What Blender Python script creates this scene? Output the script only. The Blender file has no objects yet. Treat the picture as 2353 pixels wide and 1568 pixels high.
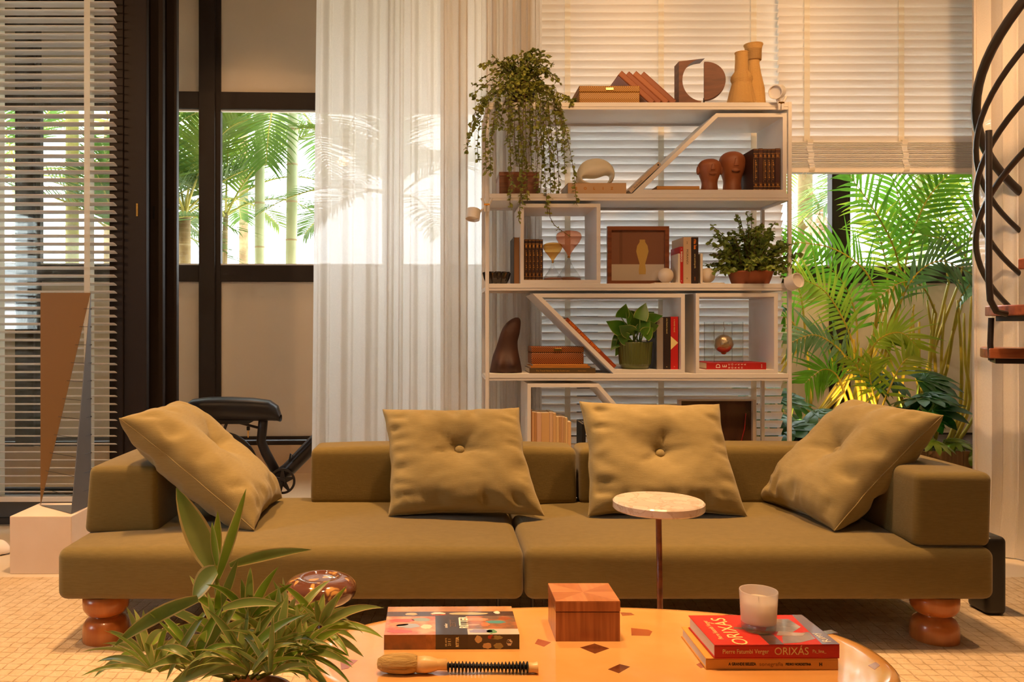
import bpy, math, random
from mathutils import Vector, Matrix, noise
random.seed(7)
scene = bpy.context.scene
COL = scene.collection
# ---------------------------------------------------------------- camera / light / exposure
F, CX, CY, EYE = 1868.0, 1010.0, 750.0, 1.08      # focal length in px, vanishing point, eye height
cam_data = bpy.data.cameras.new('camera'); cam = bpy.data.objects.new('camera', cam_data); COL.objects.link(cam)
cam.location = (0, 0, EYE); cam.rotation_euler = (math.pi/2, 0, 0)
cam_data.sensor_width = 36; cam_data.lens = F/2353*36
cam_data.shift_x = (1176.5-CX)/2353; cam_data.shift_y = -(784-CY)/2353
cam_data.clip_start = .05; cam_data.clip_end = 300
scene.camera = cam
vs = scene.view_settings
scene.display_settings.display_device = 'sRGB'
vs.view_transform = 'Standard'; vs.look = 'None'; vs.gamma = 1; vs.use_curve_mapping = False
vs.exposure = 0.5
scene.cycles.transparent_max_bounces = 32
world = bpy.data.worlds.new('world'); scene.world = world; world.use_nodes = True
wn = world.node_tree.nodes; bg = wn['Background']
bg.inputs[0].default_value = (0.93, 0.97, 1.0, 1); bg.inputs[1].default_value = 7.0   # bright overcast sky
WARM = (1.0, .58, .265)
def lamp(name, kind, loc, power, color=WARM, target=None, size=.1, angle=100, blend=.6, size_y=None):
    ld = bpy.data.lights.new(name, kind); ld.energy = power; ld.color = color
    o = bpy.data.objects.new(name, ld); COL.objects.link(o); o.location = loc
    if kind == 'SPOT':
        ld.spot_size = math.radians(angle); ld.spot_blend = blend; ld.shadow_soft_size = size
    elif kind == 'AREA':
        ld.size = size
        if size_y: ld.shape = 'RECTANGLE'; ld.size_y = size_y
    elif kind == 'POINT': ld.shadow_soft_size = size
    elif kind == 'SUN': ld.angle = size
    t = Vector(target) if target else Vector(loc) - Vector((0, 0, 1))
    o.rotation_euler = (t - Vector(loc)).to_track_quat('-Z', 'Y').to_euler()
    return o
lamp('sun', 'SUN', (0, 12, 12), 1.2, (1, .95, .86), target=(1.5, 6.5, 0), size=.15)
# ceiling spots: over the sofa, over the table, over the rug, and wall washers towards the bookcase and blinds
for (x, y, z, pw, ang, tgt) in [(-1.2, 3.05, 3.24, 230, 60, (-1.2, 3.1, 0)), (.15, 3.05, 3.24, 240, 60, (.15, 3.1, 0)), (1.35, 3.05, 3.24, 240, 60, (1.35, 3.1, 0)),
        (.0, 1.75, 3.24, 150, 44, (.0, 1.8, 0)), (.8, 1.75, 3.24, 150, 44, (.8, 1.8, 0)), (-2.1, 2.7, 3.24, 165, 64, (-2.1, 2.9, 0)), (2.6, 2.8, 3.24, 200, 64, (2.6, 2.9, 0)), (-1.2, 1.6, 3.24, 120, 60, (-1.0, 1.7, 0)),
        (-2.6, 1.4, 3.22, 120, 62, (-2.8, 4.4, 2.1)), (-.9, 1.4, 3.22, 34, 62, (-.9, 4.4, 2.1)), (.5, 1.3, 3.22, 42, 62, (.6, 4.4, 2.0)), (1.5, 1.3, 3.22, 48, 62, (1.5, 4.4, 2.0)), (1.6, 1.8, 3.22, 170, 50, (2.75, 3.7, 1.6)), (.55, 2.3, 3.0, 46, 50, (.6, 4.4, 2.6)), (1.5, 2.3, 3.0, 52, 50, (1.5, 4.4, 2.55)), (1.9, 2.3, 3.0, 60, 56, (2.4, 4.4, 2.35)), (-1.3, 5.25, 3.9, 45, 80, (-1.3, 5.4, 0)), (2.9, 5.0, 3.9, 40, 80, (2.9, 5.3, 0)),
        (.6, -1.5, 3.2, 28, 60, (.6, 3.0, .4))]:
    lamp('ceiling_spot', 'SPOT', (x, y, z), pw, target=tgt, size=.07, angle=ang, blend=.8)

# ---------------------------------------------------------------- helpers
def P(px, py, d): return Vector(((px-CX)*d/F, d, EYE-(py-CY)*d/F))     # where a sight line meets depth d
def PX(px, d): return (px-CX)*d/F
def PZ(py, d): return EYE-(py-CY)*d/F
def lin(c):
    out = []
    for v in c[:3]:
        v /= 255.0
        out.append(v/12.92 if v <= .04045 else ((v+.055)/1.055)**2.4)
    return tuple(out)+(1.0,)
MATS = {}
def mat(name, rgb=(200, 200, 200), rough=.6, metal=0.0, bump=0, bscale=40, bstretch=(1, 1, 1), var=0, vscale=6, vrgb=None,
        vstretch=(1, 1, 1), spec=.5, trans=0, coat=0, sss=0, emit=None, sheen=0):
    """procedural material: base colour, noise variation between two colours, noise bump, optional translucency"""
    m = bpy.data.materials.new(name); m.use_nodes = True; MATS[name] = m
    nt = m.node_tree; N = nt.nodes; L = nt.links
    b = N['Principled BSDF']; out = N['Material Output']
    col = lin(rgb)
    b.inputs['Base Color'].default_value = col; b.inputs['Roughness'].default_value = rough
    b.inputs['Metallic'].default_value = metal; b.inputs['Specular IOR Level'].default_value = spec
    b.inputs['Coat Weight'].default_value = coat; b.inputs['Coat Roughness'].default_value = .06
    b.inputs['Sheen Weight'].default_value = sheen
    if emit: b.inputs['Emission Color'].default_value = lin(emit[0]); b.inputs['Emission Strength'].default_value = emit[1]
    tc = N.new('ShaderNodeTexCoord')
    if var or vrgb:
        mp = N.new('ShaderNodeMapping'); mp.inputs['Scale'].default_value = vstretch; L.new(tc.outputs['Object'], mp.inputs[0])
        nz = N.new('ShaderNodeTexNoise'); nz.inputs['Scale'].default_value = vscale; nz.inputs['Detail'].default_value = 6
        L.new(mp.outputs[0], nz.inputs['Vector'])
        rp = N.new('ShaderNodeValToRGB'); rp.color_ramp.elements[0].position = .35; rp.color_ramp.elements[1].position = .65
        c2 = lin(vrgb) if vrgb else tuple(min(1, c*(1-var)) for c in col[:3])+(1,)
        rp.color_ramp.elements[0].color = col; rp.color_ramp.elements[1].color = c2
        L.new(nz.outputs['Fac'], rp.inputs[0]); L.new(rp.outputs[0], b.inputs['Base Color'])
        csock = rp.outputs[0]
    else: csock = None
    if bump:
        mp = N.new('ShaderNodeMapping'); mp.inputs['Scale'].default_value = bstretch; L.new(tc.outputs['Object'], mp.inputs[0])
        nz = N.new('ShaderNodeTexNoise'); nz.inputs['Scale'].default_value = bscale; nz.inputs['Detail'].default_value = 4
        L.new(mp.outputs[0], nz.inputs['Vector'])
        bp = N.new('ShaderNodeBump'); bp.inputs['Strength'].default_value = bump; bp.inputs['Distance'].default_value = .01
        L.new(nz.outputs['Fac'], bp.inputs['Height']); L.new(bp.outputs[0], b.inputs['Normal'])
    if trans:
        tr = N.new('ShaderNodeBsdfTranslucent'); tr.inputs[0].default_value = tuple(min(1, c*1.25) for c in col[:3])+(1,)
        if csock: L.new(csock, tr.inputs[0])
        mx = N.new('ShaderNodeMixShader'); mx.inputs[0].default_value = trans
        L.new(b.outputs[0], mx.inputs[1]); L.new(tr.outputs[0], mx.inputs[2]); L.new(mx.outputs[0], out.inputs[0])
    return m
def glass(name, tint=(1, 1, 1), refl=.08, rough=.0, solid=0.0, body=(200, 200, 200)):
    """thin glass: clear straight-through tint + mirror by Fresnel, optional frosted body"""
    m = bpy.data.materials.new(name); m.use_nodes = True; MATS[name] = m
    N = m.node_tree.nodes; L = m.node_tree.links; N.remove(N['Principled BSDF']); out = N['Material Output']
    t = N.new('ShaderNodeBsdfTransparent'); t.inputs[0].default_value = tuple(tint)+(1,)
    g = N.new('ShaderNodeBsdfGlossy'); g.inputs['Roughness'].default_value = rough
    fr = N.new('ShaderNodeFresnel'); ge = N.new('ShaderNodeNewGeometry'); mi = N.new('ShaderNodeMath'); mi.operation = 'MULTIPLY_ADD'   # same reflectance on both faces of a thin sheet
    mi.inputs[1].default_value = 1/1.45-1.45; mi.inputs[2].default_value = 1.45; L.new(ge.outputs['Backfacing'], mi.inputs[0]); L.new(mi.outputs[0], fr.inputs[0])
    mx = N.new('ShaderNodeMixShader'); L.new(fr.outputs[0], mx.inputs[0]); L.new(t.outputs[0], mx.inputs[1]); L.new(g.outputs[0], mx.inputs[2])
    last = mx
    if solid:
        d = N.new('ShaderNodeBsdfDiffuse'); d.inputs[0].default_value = lin(body)
        tl = N.new('ShaderNodeBsdfTranslucent'); tl.inputs[0].default_value = lin(body)
        m1 = N.new('ShaderNodeMixShader'); m1.inputs[0].default_value = .5; L.new(d.outputs[0], m1.inputs[1]); L.new(tl.outputs[0], m1.inputs[2])
        m2 = N.new('ShaderNodeMixShader'); m2.inputs[0].default_value = solid; L.new(mx.outputs[0], m2.inputs[1]); L.new(m1.outputs[0], m2.inputs[2]); last = m2
    L.new(last.outputs[0], out.inputs[0]); return m

class MB:
    """collects vertices and faces of one mesh"""
    def __init__(s): s.v = []; s.f = []; s.m = []; s.cur = 0
    def add(s, vs, fs):
        o = len(s.v); s.v += [Vector(p) for p in vs]
        for f in fs: s.f.append([i+o for i in f]); s.m.append(s.cur)
        return s
    def box(s, x0, x1, y0, y1, z0, z1):
        vs = [(x, y, z) for x in (x0, x1) for y in (y0, y1) for z in (z0, z1)]
        return s.add(vs, [(0, 1, 3, 2), (4, 6, 7, 5), (0, 4, 5, 1), (2, 3, 7, 6), (0, 2, 6, 4), (1, 5, 7, 3)])
    def tube(s, pts, r, n=8, cap=True, flat=1.0):
        pts = [Vector(p) for p in pts]; k = len(pts)
        rs = r if isinstance(r, (list, tuple)) else [r]*k
        vs = []; up = None
        for i, p in enumerate(pts):
            t = (pts[min(i+1, k-1)]-pts[max(i-1, 0)]).normalized()
            if up is None: up = Vector((0, 0, 1)) if abs(t.z) < .9 else Vector((0, 1, 0))
            a = t.cross(up)
            if a.length < 1e-6: a = t.orthogonal()
            a.normalize(); b = a.cross(t).normalized(); up = b
            for j in range(n):
                an = 2*math.pi*j/n; vs.append(p + a*math.cos(an)*rs[i] + b*math.sin(an)*rs[i]*flat)
        fs = [(i*n+j, i*n+(j+1) % n, (i+1)*n+(j+1) % n, (i+1)*n+j) for i in range(k-1) for j in range(n)]
        if cap: fs += [tuple(range(n-1, -1, -1)), tuple((k-1)*n+j for j in range(n))]
        return s.add(vs, fs)
    def lathe(s, prof, c=(0, 0, 0), n=32, axis='z', cap=True, rfun=None):
        """prof: (radius, height) from bottom to top"""
        vs = []
        for (r, h) in prof:
            for j in range(n):
                a = 2*math.pi*j/n; rr = r*(rfun(a, h) if rfun else 1); u, w = rr*math.cos(a), rr*math.sin(a)
                p = (u, w, h) if axis == 'z' else ((h, u, w) if axis == 'x' else (u, h, w))
                vs.append(Vector(p)+Vector(c))
        k = len(prof)
        fs = [(i*n+j, i*n+(j+1) % n, (i+1)*n+(j+1) % n, (i+1)*n+j) for i in range(k-1) for j in range(n)]
        if cap:
            if prof[0][0] > 1e-5: fs.append(tuple(range(n-1, -1, -1)))
            if prof[-1][0] > 1e-5: fs.append(tuple((k-1)*n+j for j in range(n)))
        return s.add(vs, fs)
    def prism(s, poly, a0, a1, axis='y'):
        """polygon in the plane across axis, extruded from a0 to a1"""
        n = len(poly)
        def q(u, w, a): return (u, a, w) if axis == 'y' else ((a, u, w) if axis == 'x' else (u, w, a))
        vs = [q(u, w, a0) for u, w in poly]+[q(u, w, a1) for u, w in poly]
        return s.add(vs, [tuple(range(n)), tuple(range(2*n-1, n-1, -1))]+[(i, i+n, (i+1) % n+n, (i+1) % n) for i in range(n)])
    def ring(s, outer, inner, a0, a1, axis='y'):
        """frame between two polygons of equal count"""
        n = len(outer)
        def q(u, w, a): return (u, a, w) if axis == 'y' else ((a, u, w) if axis == 'x' else (u, w, a))
        vs = [q(u, w, a) for a in (a0, a1) for poly in (outer, inner) for u, w in poly]
        fs = []
        for i in range(n):
            j = (i+1) % n
            fs += [(i, j, n+j, n+i), (2*n+i, 3*n+i, 3*n+j, 2*n+j), (i, 2*n+i, 2*n+j, j), (n+i, n+j, 3*n+j, 3*n+i)]
        return s.add(vs, fs)
    def grid(s, fn, nu, nv, closeu=False):
        vs = [fn(i/(nu if closeu else nu-1), j/(nv-1)) for j in range(nv) for i in range(nu)]
        fs = [(j*nu+i, j*nu+(i+1) % nu, (j+1)*nu+(i+1) % nu, (j+1)*nu+i) for j in range(nv-1) for i in range(nu if closeu else nu-1)]
        return s.add(vs, fs)
    def sphere(s, c, r, nu=24, nv=16):
        rx, ry, rz = r if isinstance(r, (list, tuple)) else (r, r, r); c = Vector(c)
        def fn(u, v):
            a = 2*math.pi*u; b = math.pi*(v-.5)
            return c+Vector((rx*math.cos(b)*math.cos(a), ry*math.cos(b)*math.sin(a), rz*math.sin(b)))
        return s.grid(fn, nu, nv, True)
    def xf(s, M): s.v = [M @ p for p in s.v]; return s
    def bb(s):
        return [min(p[i] for p in s.v) for i in range(3)], [max(p[i] for p in s.v) for i in range(3)]
def thing(name, label, cat, loc, group=None, kind=None):
    o = bpy.data.objects.new(name, None); COL.objects.link(o); o.location = loc; o.empty_display_size = .05
    if label: o['label'] = label
    if cat: o['category'] = cat
    if group: o['group'] = group
    if kind: o['kind'] = kind
    return o
def wloc(o):
    v = Vector((0, 0, 0))
    while o: v += o.location; o = o.parent
    return v
def obj(name, mb, mats, parent=None, smooth=False, bevel=0, label=None, cat=None, group=None, kind=None, seg=2, sub=0):
    if parent is None:
        lo, hi = mb.bb(); org = Vector(((lo[0]+hi[0])/2, (lo[1]+hi[1])/2, lo[2]))
    else: org = wloc(parent)
    me = bpy.data.meshes.new(name); me.from_pydata([tuple(p-org) for p in mb.v], [], mb.f)
    for m in (mats if isinstance(mats, (list, tuple)) else [mats]): me.materials.append(m)
    if isinstance(mats, (list, tuple)) and len(mats) > 1: me.polygons.foreach_set('material_index', mb.m)
    if smooth: me.polygons.foreach_set('use_smooth', [True]*len(me.polygons))
    me.update()
    o = bpy.data.objects.new(name, me); COL.objects.link(o)
    if parent is None: o.location = org
    else: o.parent = parent
    if bevel:
        bm = o.modifiers.new('bevel', 'BEVEL'); bm.width = bevel; bm.segments = seg; bm.limit_method = 'ANGLE'; bm.angle_limit = .6
    if sub:
        sm = o.modifiers.new('sub', 'SUBSURF'); sm.levels = sub; sm.render_levels = sub
    for k, val in (('label', label), ('category', cat), ('group', group), ('kind', kind)):
        if val: o[k] = val
    return o
def clone(o, parent, offset):
    c = o.copy(); COL.objects.link(c); c.parent = parent; c.location = o.location + Vector(offset); return c
def text(s, size, M, m, parent, name='lettering', align='CENTER', sx=1, extr=.0002, bold=0):
    cu = bpy.data.curves.new(name, 'FONT'); cu.body = s; cu.size = size; cu.align_x = align; cu.align_y = 'CENTER'; cu.extrude = extr
    cu.resolution_u = 3; cu.offset = bold
    cu.materials.append(m)
    o = bpy.data.objects.new(name, cu); COL.objects.link(o); o.parent = parent
    o.matrix_local = Matrix.Translation(-wloc(parent)) @ M @ Matrix.Diagonal((sx, 1, 1, 1))
    return o
RX90 = Matrix.Rotation(math.pi/2, 4, 'X')
def Tm(x, y, z): return Matrix.Translation((x, y, z))
def frame_m(o, ax, ay, az):
    """matrix from axes and origin"""
    return Matrix(((ax[0], ay[0], az[0], o[0]), (ax[1], ay[1], az[1], o[1]), (ax[2], ay[2], az[2], o[2]), (0, 0, 0, 1)))
def rbox(x0, x1, y0, y1, z0, z1, r, crown=0, n=6, seg=5, deform=None):
    """soft upholstered block: rounded box with crowned top"""
    def axis(a, b):
        e = [a+r*(1-math.cos(math.pi/2*i/seg)) for i in range(seg)]
        mid = [a+r+(b-a-2*r)*i/n for i in range(n+1)]
        return e+mid+[b-(q-a) for q in reversed(e)]
    ax = [axis(x0, x1), axis(y0, y1), axis(z0, z1)]
    lo = Vector((x0+r, y0+r, z0+r)); hi = Vector((x1-r, y1-r, z1-r))
    def push(p):
        q = Vector((min(max(p[i], lo[i]), hi[i]) for i in range(3))); d = p-q
        if d.length > 1e-9: p = q+d.normalized()*r
        u = 2*(p.x-x0)/(x1-x0)-1; w = 2*(p.y-y0)/(y1-y0)-1; t = (p.z-z0)/(z1-z0)
        if crown: p = p+Vector((0, 0, crown*t*max(0, 1-u**4)*max(0, 1-w**4)))
        return deform(p, u, w, t) if deform else p
    mb = MB(); idx = {}
    def vid(i, j, k):
        key = (i, j, k)
        if key not in idx:
            idx[key] = len(mb.v); mb.v.append(push(Vector((ax[0][i], ax[1][j], ax[2][k]))))
        return idx[key]
    nx, ny, nz = len(ax[0])-1, len(ax[1])-1, len(ax[2])-1
    def face(*q): mb.f.append([vid(*p) for p in q]); mb.m.append(0)
    for i in range(nx):
        for j in range(ny):
            face((i, j, 0), (i, j+1, 0), (i+1, j+1, 0), (i+1, j, 0)); face((i, j, nz), (i+1, j, nz), (i+1, j+1, nz), (i, j+1, nz))
        for k in range(nz):
            face((i, 0, k), (i+1, 0, k), (i+1, 0, k+1), (i, 0, k+1)); face((i, ny, k), (i, ny, k+1), (i+1, ny, k+1), (i+1, ny, k))
    for j in range(ny):
        for k in range(nz):
            face((0, j, k), (0, j, k+1), (0, j+1, k+1), (0, j+1, k)); face((nx, j, k), (nx, j+1, k), (nx, j+1, k+1), (nx, j, k+1))
    return mb

# ---------------------------------------------------------------- materials
M_white = mat('white_painted_metal', (232, 226, 220), .45)
M_slat = mat('white_slat', (244, 240, 236), .5, trans=.16)
M_tape = mat('white_tape', (246, 236, 224), .9, trans=.55)
M_dark = mat('dark_bronze_frame', (44, 33, 28), .6, spec=.3, bump=.05, bscale=200)
M_panel = mat('tan_render_panel', (222, 202, 178), .85, var=.06, vscale=1.5, bump=.05, bscale=60)
M_wallw = mat('warm_white_wall', (226, 214, 200), .9)
M_wallb = mat('warm_grey_wall', (150, 132, 112), .9)
M_floor = mat('pale_stone_floor', (214, 198, 176), .55, var=.1, vscale=3, bump=.03, bscale=20)
M_black = mat('satin_black', (22, 20, 20), .4)
M_iron = mat('dark_iron', (38, 30, 27), .4, spec=.6)
M_glass = glass('window_glass', (.975, .985, .98))
M_walnut = mat('reddish_wood', (150, 84, 48), .35, vrgb=(112, 58, 30), vscale=5, vstretch=(.6, 8, 8), coat=.3)
M_brass = mat('brass', (222, 178, 96), .25, metal=1)
M_gold = mat('gold_print', (206, 150, 56), .35, metal=.35)
M_gilt = mat('dull_gilt', (200, 140, 58), .45, vrgb=(120, 74, 32), vscale=60)
M_bronze = mat('gilt_letter', (190, 120, 30), .4, metal=.2)
M_paper = mat('book_pages', (236, 226, 208), .85, bump=.25, bscale=60, bstretch=(.1, .1, 12))
M_text_w = mat('white_print', (244, 236, 220), .6)
M_text_k = mat('black_print', (40, 30, 24), .6)
M_text_o = mat('orange_print', (236, 130, 34), .6)
M_text_y = mat('pale_yellow_print', (240, 214, 140), .6)

def fabric(name, rgb, rgb2, bump=.25):
    m = mat(name, rgb, .9, vrgb=rgb2, vscale=120, vstretch=(.3, .3, 3), spec=.15, sheen=.25)
    N = m.node_tree.nodes; L = m.node_tree.links; b = N['Principled BSDF']
    tc = N.new('ShaderNodeTexCoord'); hs = []
    for st in ((60, 60, 900), (900, 900, 70)):
        mp = N.new('ShaderNodeMapping'); mp.inputs['Scale'].default_value = st; L.new(tc.outputs['Object'], mp.inputs[0])
        nz = N.new('ShaderNodeTexNoise'); nz.inputs['Scale'].default_value = 1; nz.inputs['Detail'].default_value = 2; L.new(mp.outputs[0], nz.inputs['Vector']); hs.append(nz)
    ad = N.new('ShaderNodeMath'); ad.operation = 'ADD'; L.new(hs[0].outputs['Fac'], ad.inputs[0]); L.new(hs[1].outputs['Fac'], ad.inputs[1])
    bp = N.new('ShaderNodeBump'); bp.inputs['Strength'].default_value = bump; bp.inputs['Distance'].default_value = .003
    L.new(ad.outputs[0], bp.inputs['Height']); L.new(bp.outputs[0], b.inputs['Normal'])
    return m
M_sofa = fabric('olive_linen', (126, 108, 62), (119, 102, 56))
M_cush = fabric('olive_linen_cushion', (160, 141, 94), (152, 134, 88))

def sheer(name, rgb, clear, trl=.55):
    m = bpy.data.materials.new(name); m.use_nodes = True
    N = m.node_tree.nodes; L = m.node_tree.links; N.remove(N['Principled BSDF']); out = N['Material Output']
    d = N.new('ShaderNodeBsdfDiffuse'); d.inputs[0].default_value = lin(rgb)
    t = N.new('ShaderNodeBsdfTranslucent'); t.inputs[0].default_value = lin(rgb)
    c = N.new('ShaderNodeBsdfTransparent')
    m1 = N.new('ShaderNodeMixShader'); m1.inputs[0].default_value = trl; L.new(d.outputs[0], m1.inputs[1]); L.new(t.outputs[0], m1.inputs[2])
    tc = N.new('ShaderNodeTexCoord'); mp = N.new('ShaderNodeMapping'); mp.inputs['Scale'].default_value = (420, 420, 160); L.new(tc.outputs['Object'], mp.inputs[0])
    nz = N.new('ShaderNodeTexNoise'); nz.inputs['Scale'].default_value = 1; L.new(mp.outputs[0], nz.inputs['Vector'])
    mr = N.new('ShaderNodeMapRange'); mr.inputs[1].default_value = .3; mr.inputs[2].default_value = .7
    mr.inputs[3].default_value = max(0, clear-.05); mr.inputs[4].default_value = clear+.05; L.new(nz.outputs['Fac'], mr.inputs[0])
    m2 = N.new('ShaderNodeMixShader'); L.new(mr.outputs[0], m2.inputs[0]); L.new(m1.outputs[0], m2.inputs[1]); L.new(c.outputs[0], m2.inputs[2])
    L.new(m2.outputs[0], out.inputs[0]); return m
M_sheer = sheer('sheer_voile', (238, 232, 224), .035)
M_linen = sheer('cream_linen', (244, 234, 222), .03, .35)
# ================================================================ the room shell
XL, XR, YB, YF, ZC = -4.3, 3.35, -3.2, 4.72, 3.3
def slab(name, x0, x1, y0, y1, z0, z1, m, parent=None, bevel=0, **k):
    return obj(name, MB().box(x0, x1, y0, y1, z0, z1), m, parent, bevel=bevel, **k)
slab('floor', XL-.3, 4.55, YB, 6.4, -.1, 0, M_floor, kind='structure')
slab('ceiling', XL, XR, YB, YF, ZC, ZC+.12, M_wallb, kind='structure')
wl = obj('wall_left', MB().ring([(YB, 0), (YF, 0), (YF, ZC), (YB, ZC)], [(.4, 1.0), (1.6, 1.0), (1.6, 2.3), (.4, 2.3)], XL-.12, XL, 'x'), M_wallb, kind='structure')
win = thing('added_window_1', 'dark framed window added unseen in the left wall for cool daylight', None, (XL-.06, 1.0, 1.0), kind='structure')  # unseen window, added to bring cool daylight onto left-facing surfaces
obj('window_frame', MB().ring([(.4, 1.0), (1.6, 1.0), (1.6, 2.3), (.4, 2.3)], [(.45, 1.05), (1.55, 1.05), (1.55, 2.25), (.45, 2.25)], XL-.09, XL-.03, 'x'), M_dark, win)
obj('glass_pane', MB().box(XL-.063, XL-.057, .45, 1.55, 1.05, 2.25), M_glass, win)
slab('wall_right', XR, XR+.12, YB, YF, 0, ZC, M_wallb, kind='structure')
slab('wall_back', XL, XR, YB-.12, YB, 0, ZC, M_wallb, kind='structure')
slab('trim_1', XL, XR, 4.60, YF, 3.02, ZC, M_wallw, kind='structure')     # lintel over the open glazing
slab('roof', -4.5, 4.5, YF, 6.25, 4.0, 4.1, M_wallb, kind='structure')
slab('wall_left_garden', -4.55, -4.42, YF, 6.4, 0, 4.0, M_panel, kind='structure'); slab('wall_right_garden', 4.36, 4.5, YF, 6.4, 0, 4.0, M_panel, kind='structure'); slab('wall_front_right', XR+.12, 4.5, YF, YF+.1, 0, 4.0, M_panel, kind='structure')
slab('wall_front_top', -4.5, 4.5, YF, YF+.1, 3.3, 4.0, M_panel, kind='structure')
M_soil = mat('dry_ground', (206, 196, 176), .95, var=.2, vscale=.6)
slab('ground', -40, 40, 6.4, 60, -.3, -.02, M_soil, kind='structure')

# ---- the garden wall: dark steel posts and rails, rendered panels, a band of clear glass
AW = math.radians(2.2)
def W(x, z, o=0):       # point on the garden wall; o = towards the room
    return Vector((x*math.cos(AW), 6.0+x*math.sin(AW)-o, z))
def wbox(x0, x1, z0, z1, o0, o1):
    mb = MB(); vs = [W(x, z, o) for x in (x0, x1) for o in (o1, o0) for z in (z0, z1)]
    return mb.add(vs, [(0, 1, 3, 2), (4, 6, 7, 5), (0, 4, 5, 1), (2, 3, 7, 6), (0, 2, 6, 4), (1, 5, 7, 3)])
gw = thing('wall_garden', 'tan garden wall with dark steel rails and a band of clear glass', None, (0, 6.0, 0), kind='structure')
Z0, Z1, Z2, Z3, ZT = .27, 1.405, 1.525, 2.66, 4.0
posts = [(-4.4, -4.28), (-3.05, -2.92), (-1.745, -1.63), (-.42, -.30), (1.02, 1.14), (2.93, 3.05), (4.2, 4.32)]
for a, b in posts:
    obj('post', wbox(a, b, 0, ZT, -.03, .05), M_dark, gw, bevel=.004)
    obj('post_flange', wbox(b, b+.035, 0, ZT, -.03, .02), M_dark, gw)
for i in range(len(posts)-1):
    a, b = posts[i][1]+.035, posts[i+1][0]
    obj('rail', wbox(a, b, Z1, Z2, -.03, .035), M_dark, gw, bevel=.004)
    obj('rail', wbox(a, b, Z3, Z3+.125, -.03, .035), M_dark, gw, bevel=.004)
    obj('rail', wbox(a, b, .215, .245, -.03, .04), M_dark, gw); obj('rail', wbox(a, b, .252, .275, -.03, .03), M_dark, gw)
    obj('panel', wbox(a, b, Z0, Z1, -.02, 0), M_panel, gw); obj('panel', wbox(a, b, Z3+.125, ZT, -.02, 0), M_panel, gw)
    obj('glass_pane', wbox(a, b, Z2, Z3, -.012, -.006), M_glass, gw)
    obj('glazing_bead', wbox(a, b, Z2, Z2+.012, -.02, .012), M_white, gw)
    obj('glazing_bead', wbox(a, b, Z3-.012, Z3, -.02, .012), M_white, gw)
obj('kerb', wbox(-4.4, 4.32, 0, .215, -.05, .06), mat('sandy_kerb', (206, 172, 134), .9, bump=.06, bscale=70), gw)
slab('floor_garden', -4.4, 4.34, 4.74, 5.93, 0, .012, mat('sandy_paving', (206, 172, 134), .9, bump=.05, bscale=50), kind='structure')
obj('rail', wbox(-4.28, -2.2, 3.22, 3.34, -.02, .05), M_dark, gw)

# ---- stacked sliding doors at the left, standing open
door = thing('door_1', 'three dark framed sliding glass doors stacked at the left of the opening', None, (-2.6, 4.55, 0), kind='structure')
for i, (y, xr, wd) in enumerate(((4.46, -1.60, .20), (4.56, -1.545, .17), (4.66, -1.50, .18))):
    xl = XL+.05+.02*i
    obj('door_frame', MB().box(xr-wd*(.55 if i else .62), xr, y-.022, y+.022, 0, 3.02), M_dark, door, bevel=.004)
    obj('door_frame', MB().box(xr-wd, xr-wd*(.55 if i else .62), y-.03, y+.012, 0, 3.02), M_dark, door, bevel=.004)
    obj('door_rail', MB().box(xl, xr-wd, y-.022, y+.022, .035, .155), mat('grey_door_rail', (92, 94, 98), .4) if i == 0 else M_dark, door, bevel=.003)
    obj('door_rail', MB().box(xl, xr-wd, y-.022, y+.022, 2.93, 3.02), M_dark, door, bevel=.003)
    obj('glass_pane', MB().box(xl, xr-wd, y-.004, y+.004, .155, 2.93), M_glass, door)
    obj('pull_slot', MB().box(xr-.055, xr-.045, y-.026, y-.021, 1.68, 1.75), M_brass if i == 0 else M_black, door)
obj('floor_track', MB().box(XL+.05, XR-.05, 4.43, 4.70, 0, .035), mat('dark_track', (70, 66, 64), .4), door)

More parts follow.
